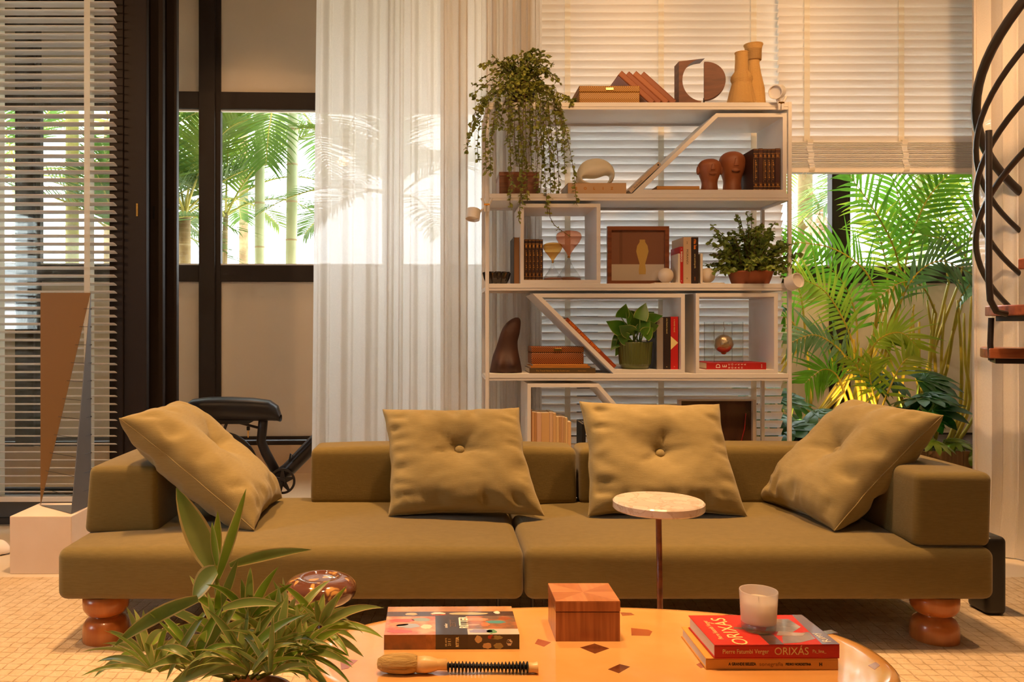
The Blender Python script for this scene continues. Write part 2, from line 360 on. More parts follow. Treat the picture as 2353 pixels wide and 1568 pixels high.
# ================================================================ blinds
def blind(label, x0, x1, d, ztop, zbot, pitch, tilt, tapes, stack=0, cords=(), width=.05):
    root = thing('window_blind', label, 'blind', ((x0+x1)/2, d, zbot), 'white slatted window blinds')
    c, s = math.cos(tilt)*width/2, math.sin(tilt)*width/2
    t = .0013
    prof = []
    for k in range(5):                                   # slightly crowned slat section
        q = -1+k/2; prof.append((c*q, -s*q + .0026*(1-q*q)))
    mb = MB(); n = len(prof)
    vs = [(x, d+py, pz+dz) for dz in (t, -t) for x in (x0, x1) for py, pz in prof]
    fs = []
    for k in range(n-1):
        fs += [(k, n+k, n+k+1, k+1), (2*n+k, 2*n+k+1, 3*n+k+1, 3*n+k)]
        fs += [(k, k+1, 2*n+k+1, 2*n+k), (n+k, 3*n+k, 3*n+k+1, n+k+1)]
    fs += [(0, 2*n, 3*n, n), (n-1, 2*n-1, 4*n-1, 3*n-1)]
    mb.add([(v[0], v[1], v[2]+ztop-.03) for v in vs], fs)
    first = obj('slat', mb, M_slat, root)
    zs = ztop-.03; k = 1
    zstack = zbot+.028+stack*.0072
    while zs-pitch > zstack+(.002 if stack else .012):
        zs -= pitch; clone(first, root, (random.uniform(-.0015, .0015), 0, zs-(ztop-.03))); k += 1
    if stack:
        sm = MB()
        vs = [(x, y, z) for x in (x0, x1) for y in (d-width/2, d+width/2) for z in (0, .0032)]
        sm.add([(v[0], v[1], v[2]+zstack-.0072) for v in vs], [(0, 1, 3, 2), (4, 6, 7, 5), (0, 4, 5, 1), (2, 3, 7, 6), (0, 2, 6, 4), (1, 5, 7, 3)])
        f2 = obj('slat', sm, M_slat, root)
        for i in range(1, stack): clone(f2, root, (random.uniform(-.003, .003), random.uniform(-.004, .004), -.0072*i))
    obj('bottom_rail', MB().box(x0, x1, d-.026, d+.026, zbot, zbot+.026), M_white, root, bevel=.004)
    obj('head_rail', MB().box(x0, x1, d-.03, d+.03, ztop, ztop+.06), M_white, root)
    for tx in tapes:
        for off in (-c-.003, c+.003):
            zt = zstack if stack else zbot+.02
            obj('ladder_tape', MB().box(tx-.0155, tx+.0155, d+off-.0006, d+off+.0006, zt, ztop), M_tape, root)
        if stack:
            bm = MB(); pts = []
            for i in range(24):                           # tape bunched in front of the raised slats
                z = zstack+.01-i*(stack*.0072+.03)/23; pts.append((d-.029-.010*abs(math.sin(i*1.9)), z, tx+.006+i*.0006+.004*math.sin(i*.7)))
            vs2 = []
            for (y, z, x) in pts: vs2 += [(x-.0155, y, z), (x+.0155, y, z)]
            bm.add(vs2, [(2*i, 2*i+1, 2*i+3, 2*i+2) for i in range(23)])
            obj('ladder_tape', bm, M_tape, root)
            cp = [(tx-.004+.03*math.sin(q*2.4)*-1, d-.03-.01*math.sin(q*3.1), zbot+.005-.05*math.sin(q*3.14)) for q in [i/8 for i in range(9)]]
            obj('cord', MB().tube(cp, .0012, 5), M_white, root)
    return root
blind('wide white blind behind the bookcase with nearly closed slats', PX(1120, 4.5), PX(1797, 4.5), 4.5, 3.0, .22, .0442, math.radians(52),
      [PX(1303, 4.5), PX(1517, 4.5), PX(1729, 4.5)])
blind('half-raised white blind hanging over the green plants by the staircase', PX(1788, 4.44), PX(2262, 4.44), 4.44, 3.0, PZ(399, 4.44), .0437, math.radians(52),
      [PX(1851, 4.44), PX(2067, 4.44)], stack=20)
blind('open-slatted white blind in front of the stacked glass doors', PX(-330, 4.34), PX(265, 4.34), 4.34, 3.0, PZ(1152, 4.34), .0427, math.radians(13),
      [PX(-2, 4.34), PX(205, 4.34)])

# ================================================================ curtains
def curtain(name, label, path, z0, z1, m, amp, nwave, seed, n=420, nz=26, hem=0, lean=None, over=.55):
    """cloth along a path of (x, y); folds of uneven width, tighter at the top"""
    rnd = random.Random(seed); pts = [Vector((a, b, 0)) for a, b in path]
    seg = [(pts[i+1]-pts[i]).length for i in range(len(pts)-1)]; tot = sum(seg)
    def at(t):
        s = t*tot
        for i, l in enumerate(seg):
            if s <= l or i == len(seg)-1:
                dv = (pts[i+1]-pts[i]).normalized(); return pts[i]+dv*s, dv
            s -= l
    ph = [0]; 
    for i in range(nwave): ph.append(ph[-1]+rnd.uniform(.45, 1.7))
    ph = [p/ph[-1] for p in ph]; am = [rnd.uniform(.4, 1.4) for _ in range(nwave)]
    def wave(t):
        for i in range(nwave):
            if t <= ph[i+1] or i == nwave-1:
                q = (t-ph[i])/(ph[i+1]-ph[i]); return (math.sin(2*math.pi*q)+.35*math.sin(math.pi*q)**2*math.sin(6*math.pi*q+i))*am[i], math.sin(4*math.pi*q)*am[i]
    def fn(u, v):
        p, dv = at(u); nrm = Vector((dv.y, -dv.x, 0)); w, w2 = wave(u)
        k = 1+.35*(1-v)*noise.noise(Vector((u*6, 0, seed)))
        sway = .03*(1-v)*noise.noise(Vector((u*5, v*2.2, seed+3)))
        z = z0+(z1-z0)*v
        q = p+nrm*(w*amp*k+sway)+dv*(w2*amp*over)
        if hem and v < .12: q += nrm*hem*(1-v/.12)**2*(.6+.4*math.sin(u*17))
        if lean: q.x += lean(u)*(1-v)
        return Vector((q.x, q.y, z))
    mb = MB().grid(fn, n, nz)
    return obj(name, mb, m, None, smooth=True, label=label, cat='curtain')
curtain('sheer_curtain', 'sheer white curtain hanging from the ceiling left of the bookcase',
        [(PX(729, 4.41), 4.41), (PX(1000, 4.41), 4.41), (PX(1075, 4.41), 4.40)], .01, 3.2, M_sheer, .021, 8, 12, lean=lambda u: -.035*(1-u), over=.15)
curtain('sheer_curtain', 'gathered end of the white curtain bunched just beside the left bookcase post',
        [(PX(1012, 4.385), 4.385), (PX(1118, 4.39), 4.39), (PX(1245, 4.43), 4.43)], .01, 3.2, M_sheer, .030, 10, 23, n=520)
curtain('linen_curtain', 'heavy cream linen curtain pooling on the floor behind the staircase',
        [(2.575, 3.93), (2.70, 3.76), (2.93, 3.44), (3.2, 3.06)], .006, 3.25, M_linen, .026, 10, 5, hem=.06)

# ================================================================ rug
rug_m = mat('woven_rug', (214, 182, 136), .95, spec=.1)
_N = rug_m.node_tree.nodes; _L = rug_m.node_tree.links; _b = _N['Principled BSDF']
_tc = _N.new('ShaderNodeTexCoord'); _mp = _N.new('ShaderNodeMapping'); _mp.inputs['Rotation'].default_value = (0, 0, .06); _L.new(_tc.outputs['Object'], _mp.inputs[0])
_nz = _N.new('ShaderNodeTexNoise'); _nz.inputs['Scale'].default_value = 18; _nz.inputs['Detail'].default_value = 3; _L.new(_mp.outputs[0], _nz.inputs['Vector'])
_vm = _N.new('ShaderNodeVectorMath'); _vm.operation = 'MULTIPLY_ADD'; _vm.inputs[1].default_value = (.02, .02, .02); _L.new(_nz.outputs['Color'], _vm.inputs[0]); _L.new(_mp.outputs[0], _vm.inputs[2])
_br = _N.new('ShaderNodeTexBrick'); _br.offset = 0; _br.inputs['Scale'].default_value = 1; _br.inputs['Brick Width'].default_value = .042; _br.inputs['Row Height'].default_value = .042
_br.inputs['Mortar Size'].default_value = .0034; _br.inputs['Mortar Smooth'].default_value = 1.0
_br.inputs['Color1'].default_value = lin((208, 184, 152)); _br.inputs['Color2'].default_value = lin((200, 175, 142)); _br.inputs['Mortar'].default_value = lin((180, 152, 118))
_L.new(_vm.outputs[0], _br.inputs['Vector']); 
_n3 = _N.new('ShaderNodeTexNoise'); _n3.inputs['Scale'].default_value = 26; _n3.inputs['Detail'].default_value = 4; _L.new(_tc.outputs['Object'], _n3.inputs['Vector'])
_r3 = _N.new('ShaderNodeMapRange'); _r3.inputs[1].default_value = .38; _r3.inputs[2].default_value = .62; _L.new(_n3.outputs['Fac'], _r3.inputs[0])
_m3 = _N.new('ShaderNodeMix'); _m3.data_type = 'RGBA'; _m3.inputs[6].default_value = lin((212, 189, 158)); _L.new(_r3.outputs[0], _m3.inputs[0]); _L.new(_br.outputs['Color'], _m3.inputs[7]); _L.new(_m3.outputs[2], _b.inputs['Base Color'])
_n2 = _N.new('ShaderNodeTexNoise'); _n2.inputs['Scale'].default_value = 220; _L.new(_tc.outputs['Object'], _n2.inputs['Vector'])
_ma = _N.new('ShaderNodeMath'); _ma.operation = 'MULTIPLY_ADD'; _ma.inputs[1].default_value = -1.6; _L.new(_br.outputs['Fac'], _ma.inputs[0]); _L.new(_n2.outputs['Fac'], _ma.inputs[2])
_bp = _N.new('ShaderNodeBump'); _bp.inputs['Strength'].default_value = .6; _bp.inputs['Distance'].default_value = .006; _L.new(_ma.outputs[0], _bp.inputs['Height']); _L.new(_bp.outputs[0], _b.inputs['Normal'])
obj('rug', MB().box(-3.1, 3.0, .2, 3.47, 0, .010), rug_m, bevel=.004, label='woven beige rug with a fine stitched grid under the sofa', cat='rug')
RZ = .010
# ================================================================ sofa
SZ = .35
sofa = thing('sofa', 'long low olive linen sofa with bulbous wooden feet and loose cushions', 'sofa', (.29, 3.1, 0))
wob = lambda p, u, w, t: p+Vector((0, -.010*(1-u**4)*math.sin(math.pi*t) if w < 0 else 0, 0))
for x0, x1 in ((-1.276, .281), (.284, 1.852)):
    obj('seat_cushion', rbox(x0, x1, 2.70, 3.52, .165, SZ-.012, .032, crown=.02, n=10, deform=wob), M_sofa, sofa, smooth=True)
bk = lambda p, u, w, t: p+Vector((0, .012*t, .004*(1-u*u)*t))
obj('backrest', rbox(PX(712, 3.34), PX(1327, 3.34), 3.34, 3.53, SZ-.01, .575, .028, crown=.008, deform=bk), M_sofa, sofa, smooth=True)
obj('backrest', rbox(PX(1333, 3.34), 1.845, 3.34, 3.53, SZ-.01, .575, .028, crown=.008, deform=bk), M_sofa, sofa, smooth=True)
al = lambda p, u, w, t: p+Vector(((.014 if u < 0 else -.012)*t, .012*t*(1 if w < 0 else 0), 0))
obj('armrest', rbox(-1.272, -1.005, 2.90, 3.50, SZ-.012, .576, .024, crown=.006, deform=al), M_sofa, sofa, smooth=True)
ar = lambda p, u, w, t: p+Vector(((.012 if u < 0 else .010)*t, .004*t*(1 if w < 0 else 0), 0))
obj('armrest', rbox(1.592, 1.850, 2.72, 3.335, SZ-.012, .586, .026, crown=.006, deform=ar), M_sofa, sofa, smooth=True)
M_foot = mat('honey_turned_wood', (196, 118, 56), .32, vrgb=(172, 96, 42), vscale=4, vstretch=(6, 6, .7), coat=.4)
def foot(x, y):
    pr = [(.0, RZ), (.0748, RZ), (.0755, RZ+.0012), (.0756, RZ+.006), (.0756, RZ+.035), (.0735, RZ+.055), (.064, RZ+.071), (.048, RZ+.080), (.036, RZ+.083),
          (.048, RZ+.086), (.063, RZ+.094), (.0735, RZ+.110), (.0755, RZ+.128), (.0755, .167), (0, .167)]
    obj('leg', MB().lathe(pr, (x, y, 0), 40), M_foot, sofa, smooth=True, label='honey coloured foot of two stacked rounded wooden drums')
for x, y in ((-1.142, 2.785), (1.695, 2.785), (-1.14, 3.42), (1.695, 3.42)): foot(x, y)
for x in (.206, .328):
    obj('steel_leg', MB().lathe([(.007, RZ), (.007, .17)], (x, 2.86, 0), 12), M_iron, sofa, label='thin dark steel leg under the middle joint')

# ================================================================ loose cushions
def pillow(label, c00, c10, c11, c01, T, seed, pinch=.075, shift=(0, 0), sharp=.44):
    c00, c10, c11, c01 = [Vector(c) for c in (c00, c10, c11, c01)]
    nrm = (c10-c00).cross(c01-c00).normalized()
    rnd = random.Random(seed); ph = rnd.uniform(0, 6)
    su = (c10-c00).length
    n = 56
    def pos(u, v, side):
        pu = u*(1-pinch*(1-v*v)*abs(u)**3); pv = v*(1-pinch*(1-u*u)*abs(v)**3); pu += .03*abs(u)**3*(1-v*v)*noise.noise(Vector((v*3.5, u, seed+1.3))); pv += .03*abs(v)**3*(1-u*u)*noise.noise(Vector((u*3.5, v, seed+4.1)))
        a, b = (pu+1)/2, (pv+1)/2
        p = c00*(1-a)*(1-b)+c10*a*(1-b)+c11*a*b+c01*(1-a)*b
        e = max(0, (1-abs(u)**3.2)*(1-abs(v)**3.2))
        t = T/2*e**sharp
        uu, vv = u-shift[0], v-shift[1]; r = math.hypot(uu, vv); th = math.atan2(vv, uu)
        if side > 0:
            t -= T*.16*math.exp(-(r/.10)**2)+T*.22*math.exp(-(r/.34)**2)
            st = max(0, math.cos(5*th+ph+.5*math.sin(2*th)))**3*(.65+.35*math.sin(2*th+ph))
            t -= T*.075*math.exp(-((r-.20)/.20)**2)*st*min(1, r/.12)
            t += .006*noise.noise(Vector((u*2.2, v*2.2, seed)))*e
        # creases running in from the seams
        eu = math.exp(-((abs(u)-.84)/.15)**2)*(1-abs(v)**8); ev = math.exp(-((abs(v)-.84)/.15)**2)*(1-abs(u)**8)
        cr = eu*noise.noise(Vector((u*1.6, v*6.5+u, seed+2.5)))+ev*noise.noise(Vector((u*6.5+v, v*1.6, seed+7.5)))
        t += (.022*cr-.012*abs(cr))*min(1, e*4)+.0035*noise.noise(Vector((u*5+v*3, v*6-u*2, seed+9)))*min(1, e*2)
        return p+nrm*(side*max(t, 0))
    mb = MB()
    ug = [math.sin(math.pi/2*(2*i/n-1)) for i in range(n+1)]
    idx = {}
    def vid(i, j, side):
        edge = i in (0, n) or j in (0, n); key = (i, j, 0 if edge else side)
        if key not in idx: idx[key] = len(mb.v); mb.v.append(pos(ug[i], ug[j], side))
        return idx[key]
    for i in range(n):
        for j in range(n):
            mb.f.append([vid(i, j, 1), vid(i+1, j, 1), vid(i+1, j+1, 1), vid(i, j+1, 1)]); mb.m.append(0)
            mb.f.append([vid(i, j, -1), vid(i, j+1, -1), vid(i+1, j+1, -1), vid(i+1, j, -1)]); mb.m.append(0)
    base = Vector(((c00.x+c11.x)/2, (c00.y+c11.y)/2, min(c.z for c in (c00, c10, c11, c01))))
    root = thing('scatter_cushion', label, 'cushion', base, 'olive tufted cushions on the sofa')
    obj('cover', mb, M_cush, root, smooth=True)
    ring = [(x, -1) for x in ug]+[(1, x) for x in ug[1:]]+[(x, 1) for x in reversed(ug[:-1])]+[(-1, x) for x in reversed(ug[:-1])]
    obj('piping', MB().tube([pos(a, b, 1)+nrm*.0005 for a, b in ring], .0022, 6), M_cush, root, smooth=True)
    bp = pos(shift[0], shift[1], 1)
    ax = (c10-c00).normalized(); ay = nrm.cross(ax)
    btn = MB().sphere((0, 0, 0), (.0195, .0195, .012), 20, 10).xf(frame_m(bp+nrm*.010, ax, ay, nrm))
    obj('button', btn, M_cush, root, smooth=True)
    return root
s0 = SZ+.012
pillow('olive cushion tipped over the left armrest beside the plant', (-.655, 2.865, s0), (-.655, 3.375, s0+.005), (-1.10, 3.36, .765), (-1.125, 2.855, .755), .21, 3, shift=(.12, .1))
pillow('olive cushion upright against the left half of the backrest', (PX(893, 3.08), 3.08, s0), (PX(1250, 3.08), 3.08, s0), (PX(1192, 3.31), 3.31, PZ(938, 3.31)), (PX(880, 3.31), 3.31, PZ(942, 3.31)), .19, 8, shift=(.03, .14))
pillow('olive cushion upright behind the marble topped side table', (PX(1352, 3.08), 3.08, s0), (PX(1716, 3.08), 3.08, s0), (PX(1652, 3.31), 3.31, PZ(930, 3.31)), (PX(1332, 3.31), 3.31, PZ(924, 3.31)), .19, 15, shift=(-.0, .02))
pillow('olive cushion tipped against the right armrest', (1.325, 3.37, s0), (1.388, 2.855, s0), (1.772, 2.86, .765), (1.715, 3.36, .775), .21, 21, shift=(-.06, .05))
# ================================================================ the open bookcase
SD, SB = 4.0, 4.35                     # front and back of the shelves
SXL, SXR = PX(1124, SD), PX(1811, SD)
tops = [PZ(235.5, SD), PZ(445, SD), PZ(652, SD), PZ(859, SD), PZ(1066, SD)]
case = thing('bookcase', 'tall open white metal bookcase behind the sofa', 'bookcase', ((SXL+SXR)/2, 4.17, 0))
for x in (SXL-.0095, SXR+.0095):
    for y in (SD+.008, SB-.008):
        obj('post', MB().box(x-.009, x+.009, y-.009, y+.009, 0, tops[0]+.003), M_white, case, bevel=.002)
    for z in tops: obj('side_rail', MB().box(x-.008, x+.008, SD+.017, SB-.017, z-.033, z-.015), M_white, case)
for z in tops:
    obj('shelf_board', MB().box(SXL, SXR, SD-.002, SB, z-.022, z), M_white, case, bevel=.0015)
    obj('shelf_rail', MB().box(SXL, SXR, SD+.001, SD+.014, z-.034, z-.0225), M_white, case)
    obj('shelf_rail', MB().box(SXL, SXR, SB-.016, SB-.002, z-.034, z-.0225), M_white, case)
def sp(px, py): return (PX(px, SD), PZ(py, SD))
def insert(label, outer, inner, y1=SB-.02):
    o = [sp(*p) for p in outer]; i = [sp(*p) for p in inner]
    mb = MB().ring(o, i, SD+.001, y1)
    return obj('display_box', mb, M_white, None, label=label, cat='shelf box', group='white display boxes in the bookcase', bevel=.001)
insert('white box with a slanted side round the clay heads and old volumes', [(1453, 445), (1808, 445), (1808, 260), (1646, 260)], [(1478, 436), (1799, 436), (1799, 269), (1650, 269)])
insert('square white box round the two glass hourglasses', [(1196, 652), (1380, 652), (1380, 468), (1196, 468)], [(1204, 643.5), (1371, 643.5), (1371, 476.5), (1204, 476.5)])
insert('white box with a slanted side round the pothos pot', [(1410, 859), (1574, 859), (1574, 675), (1224, 675)], [(1414, 850), (1565, 850), (1565, 684), (1246, 684)])
insert('square white box round the hanging silver bauble', [(1599, 859), (1788, 859), (1788, 674), (1599, 674)], [(1607, 850), (1779, 850), (1779, 682.5), (1607, 682.5)])
insert('white box with a cut corner round the pale paperbacks', [(1212, 1066), (1536, 1066), (1376, 882), (1212, 882)], [(1220, 1058), (1518, 1058), (1372, 890.5), (1220, 890.5)])

# ---- book builder: lying flat, spine towards -y, then placed by a matrix
_mc = {}
def cm(rgb, rough=.55):
    k = (rgb, rough)
    if k not in _mc: _mc[k] = mat('cover_%s' % ['red','tan','ochre','brown','grey','cream','black','green','orange','rust','pale','umber','sand','ivory','slate','charcoal','wine','buff','amber','straw','clay','peach','gold','bone','teal','navy'][len(_mc) % 26], rgb, rough, bump=.06, bscale=160)
    return _mc[k]
def book(label, M, w, d, t, rgb, group=None, texts=(), paper=None, board=.0025, hard=True, band=None, name='book', bevel=.0008):
    loc = M @ Vector((w/2, d/2, 0)); corners = [M @ Vector((a, b, c)) for a in (0, w) for b in (0, d) for c in (0, t)]
    base = Vector((loc.x, loc.y, min(c.z for c in corners)))
    r = thing(name, label, 'book', base, group)
    mb = MB().box(0, w, .0, d, 0, board).box(0, w, 0, d, t-board, t).box(0, w, 0, board, board, t-board)
    obj('cover', mb.xf(M), cm(rgb), r, bevel=bevel, seg=1 if bevel < .002 else 3)
    e = .003 if hard else .0005
    obj('pages', MB().box(e, w-e, board, d-e, board, t-board).xf(M), paper or M_paper, r)
    for (s, size, x, m, face, *opt) in texts:
        o = opt[0] if opt else {}
        if face == 'spine': TM = M @ Tm(x, -.0004, o.get('z', t/2)) @ RX90
        else: TM = M @ Tm(x, o.get('y', d/2), t+.0004)
        if o.get('rot'): TM = TM @ Matrix.Rotation(o['rot'], 4, 'Z')
        text(s, size, TM, m, r, sx=o.get('sx', 1), align=o.get('align', 'CENTER'), bold=o.get('bold', 0))
    if band:
        bmb = MB()
        for (a, b, z0, z1) in band: bmb.box(a, b, -.0006, .0004, z0, z1)
        obj('gilding', bmb.xf(M), M_gilt, r, label='gold stamped bands on the spine', kind='stuff')
    return r
def lying(x0, y0, z0, rz=0): return Tm(x0, y0, z0) @ Matrix.Rotation(rz, 4, 'Z')
def standing(x0, y0, ztop): return frame_m((x0, y0, ztop), (0, 0, -1), (0, 1, 0), (1, 0, 0))
def leaning(x0, y0, z0, ang):
    """spine to the front, text reading along direction ang in the x-z plane, thickness to its left"""
    c, s = math.cos(ang), math.sin(ang); return frame_m((x0, y0, z0), (c, 0, s), (0, 1, 0), (-s, 0, c))
def bx(px): return PX(px, SD+.01)

# ---- top of the bookcase
herr = mat('herringbone_gold', (196, 140, 52), .5)
def herringbone(m, c1, c2, sc=95):
    N = m.node_tree.nodes; L = m.node_tree.links; b = N['Principled BSDF']
    tc = N.new('ShaderNodeTexCoord'); sx = N.new('ShaderNodeSeparateXYZ'); L.new(tc.outputs['Object'], sx.inputs[0])
    def mth(op, a, bv, c=None):
        n = N.new('ShaderNodeMath'); n.operation = op
        for i, q in enumerate((a, bv, c)):
            if q is None: continue
            if isinstance(q, (int, float)): n.inputs[i].default_value = q
            else: L.new(q, n.inputs[i])
        return n.outputs[0]
    zz = mth('PINGPONG', sx.outputs['Z'], .028)
    s1 = mth('ADD', mth('ADD', sx.outputs['X'], mth('MULTIPLY', sx.outputs['Y'], .9)), mth('MULTIPLY', zz, 1.1))
    fr = mth('FRACT', mth('MULTIPLY', s1, sc), 0); st = mth('GREATER_THAN', fr, .5)
    mx = N.new('ShaderNodeMix'); mx.data_type = 'RGBA'; mx.inputs[6].default_value = lin(c1); mx.inputs[7].default_value = lin(c2)
    L.new(st, mx.inputs[0]); L.new(mx.outputs[2], b.inputs['Base Color'])
    bp = N.new('ShaderNodeBump'); bp.inputs['Strength'].default_value = .5; bp.inputs['Distance'].default_value = .002; L.new(fr, bp.inputs['Height']); L.new(bp.outputs[0], b.inputs['Normal'])
herringbone(herr, (206, 150, 62), (134, 86, 28))
herr2 = mat('herringbone_brown', (170, 96, 40), .5); herringbone(herr2, (184, 108, 46), (92, 44, 18))
def pattern_box(label, m, x0, x1, y0, y1, z0, z1, group):
    r = thing('woven_box', label, 'box', ((x0+x1)/2, (y0+y1)/2, z0), group)
    zl = z0+(z1-z0)*.66
    obj('body', MB().box(x0, x1, y0, y1, z0, zl-.0012), m, r, bevel=.004); obj('lid', MB().box(x0-.001, x1+.001, y0-.001, y1+.001, zl, z1), m, r, bevel=.004)
    cx = (x0+x1)/2; obj('clasp', MB().box(cx-.020, cx+.020, y0-.006, y0, zl+.007, zl+.022), M_brass, r, bevel=.002, label='brass clasp')
T0, T1, T2, T3, T4 = tops
pattern_box('golden herringbone box with brass clasp on top of the bookcase', herr, PX(1331, 4.03), PX(1470, 4.03), 4.03, 4.26, T0, PZ(197, 4.03), 'herringbone boxes')
brn = (158, 88, 46)
for i, (xb, lab) in enumerate(((1500, 'leftmost of four brown leather albums leaning on top of the bookcase'), (1516, 'second from left of four leaning brown leather albums'),
                               (1533, 'third from left of four leaning brown leather albums'), (1550, 'rightmost of four leaning brown leather albums by the round hole sculpture'))):
    ang = math.radians(138); w = .22; t = .030
    x0 = PX(xb, 4.04); z0 = T0+.001+t*abs(math.cos(ang))*0
    c, s = math.cos(ang), math.sin(ang)
    M = frame_m((x0+.010, 4.04, z0), (c, 0, s), (0, 1, 0), (-s, 0, c))
    # thickness points down-left; shift so the lowest corner touches the shelf
    low = min((M @ Vector((a, 0, b))).z for a in (0, w) for b in (0, t)); M = Tm(0, 0, T0-low) @ M
    book(lab, Tm(0, (0, .004, .001, .005)[i], 0) @ M, w-(0, .003, .001, .004)[i], .22, t-.0015, ((158, 88, 46), (150, 80, 42), (164, 94, 50), (146, 80, 44))[i], 'brown leather albums', board=.003, 
         bevel=.006)
    if i == 0:
        r0 = [o for o in COL.objects if o.get('label') == lab][0]
        obj('cover_lining', MB().box(.004, w-.004, .006, .214, t, t+.0008).xf(M), mat('mauve_endpaper', (206, 180, 180), .8), r0, label='pale mauve cover facing the golden box')
M_brownwood = mat('dark_brown_lacquer', (122, 70, 42), .55, vrgb=(100, 56, 32), vscale=8, vstretch=(1, 1, 6))
sc = thing('hole_sculpture', 'brown block sculpture with a round hole and half disc on top of the bookcase', 'sculpture', (PX(1612, 4.08), 4.1, T0))
arc = [(1617+49*math.cos(math.radians(a)), 184+49*math.sin(math.radians(a))) for a in range(96, 265, 8)]
poly = [(1560, 235), (1611, 235)]+[p for p in arc]+[(1620, 134), (1560, 141)]
obj('block', MB().prism([(PX(a, 4.06), PZ(b, 4.06)) for a, b in poly], 4.06, 4.14), M_brownwood, sc, bevel=.001)
hd = [(0, -44), (0, 44)]+[(47*math.sin(math.radians(a)), 44*math.cos(math.radians(a))) for a in range(10, 175, 8)]
hm = MB().prism([(u*4.06/F, w*4.06/F) for u, w in hd], -.016, .016)
Mh = Tm(PX(1619, 4.05), 4.06, PZ(188, 4.06)) @ Matrix.Rotation(math.radians(-14), 4, 'Z')
obj('half_disc', hm.xf(Mh), M_brownwood, sc, bevel=.0015)
obj('pin', MB().tube([(PX(1619, 4.05), 4.06, T0), (PX(1619, 4.05), 4.06, PZ(226, 4.06))], .004, 8), M_iron, sc)
wick = mat('wicker', (206, 150, 74), .7)
def wickerize(m):
    N = m.node_tree.nodes; L = m.node_tree.links; b = N['Principled BSDF']
    tc = N.new('ShaderNodeTexCoord'); w1 = N.new('ShaderNodeTexWave'); w1.bands_direction = 'Z'; w1.inputs['Scale'].default_value = 95; w1.inputs['Distortion'].default_value = 1.5
    L.new(tc.outputs['Object'], w1.inputs['Vector'])
    bp = N.new('ShaderNodeBump'); bp.inputs['Strength'].default_value = .7; bp.inputs['Distance'].default_value = .003; L.new(w1.outputs['Fac'], bp.inputs['Height']); L.new(bp.outputs[0], b.inputs['Normal'])
    mx = N.new('ShaderNodeMix'); mx.data_type = 'RGBA'; mx.inputs[6].default_value = lin((208, 152, 78)); mx.inputs[7].default_value = lin((246, 204, 132)); L.new(w1.outputs['Fac'], mx.inputs[0]); L.new(mx.outputs[2], b.inputs['Base Color'])
wickerize(wick)
def wicker_vase(label, d, cx, prof):
    s = d/F; base = PX(cx, d)
    r = thing('wicker_vase', label, 'vase', (base, d, T0), 'wicker vases')
    pr = [(0, T0)]+[(rp*s, PZ(py, d)) for py, rp in prof]
    pr[1] = (pr[1][0], T0)
    dense = []
    for i in range(len(pr)-1):
        for k in range(6): q = k/6; dense.append((pr[i][0]*(1-q)+pr[i+1][0]*q, pr[i][1]*(1-q)+pr[i+1][1]*q))
    dense.append(pr[-1]); top = pr[-1]; dense += [(top[0]-.004, top[1]), (top[0]-.006, top[1]-.08), (0, top[1]-.08)]
    rib = lambda a, h: 1+.022*math.cos(22*a)
    obj('body', MB().lathe(dense, (base, d, 0), 88, rfun=rib), wick, r, smooth=True)
    obj('rim', MB().lathe([(top[0]-.003, top[1]-.004), (top[0]+.003, top[1]-.002), (top[0]+.003, top[1]+.003), (top[0]-.003, top[1]+.003)], (base, d, 0), 40), wick, r, smooth=True)
wicker_vase('tall flared wicker vase standing behind the shorter wicker vase', 4.22, 1731, [(235, 28), (205, 24), (170, 16.5), (146, 13), (125, 16), (104, 20)])
wicker_vase('shorter wicker vase with a bulging waist and straight neck', 4.07, 1704, [(235, 34), (210, 26), (192, 21), (184, 24), (176, 23), (164, 15), (140, 14), (122, 14)])
# ---- clip lamps
def clip_lamp(label, head, axis, clip, size=(.034, .062)):
    head, clip = Vector(head), Vector(clip); axis = Vector(axis).normalized()
    r = thing('clip_spotlight', label, 'lamp', clip, 'white clip spotlights on the bookcase')
    rad, ln = size
    z = axis; x = z.orthogonal().normalized(); y = z.cross(x)
    M = frame_m(head, x, y, z)
    obj('shade', MB().lathe([(0, -ln/2), (rad*.9, -ln/2), (rad, -ln/2+.004), (rad, ln/2), (rad-.004, ln/2), (rad-.005, ln/2-.012), (0, ln/2-.012)], n=36).xf(M), M_white, r, smooth=False, bevel=.001)
    back = head-axis*ln*.3
    mid = (head+clip)/2+Vector((0, -.012, -.008))
    obj('arm', MB().tube([head, mid, clip], .004, 8), M_white, r)
    obj('joint', MB().sphere(mid, .007, 12, 8), M_white, r, smooth=True)
    j = MB()
    for s in (-1, 1):
        j.tube([clip+Vector((s*.008, -.012, -.03)), clip+Vector((s*.009, -.012, 0)), clip+Vector((s*.026, -.012, .035))], [.006, .007, .005], 8)
    obj('clip', j, M_white, r); obj('spring', MB().tube([clip+Vector((-.014, -.014, .004)), clip+Vector((.014, -.014, .004))], .006, 8), M_brass, r)
clip_lamp('white clip spotlight on the top right corner of the bookcase', P(1786, 211, 3.97), (-.62, -.72, -.25), P(1792, 240, 3.985))
clip_lamp('white clip spotlight on the left post beside the curtain', P(1087, 493, 3.96), (-.12, -.25, -.95), P(1118, 473, 3.985), (.035, .052))
clip_lamp('white clip spotlight on the right post in front of the palms', P(1824, 648, 3.96), (.25, -.55, .15), P(1812, 655, 3.99), (.038, .058))

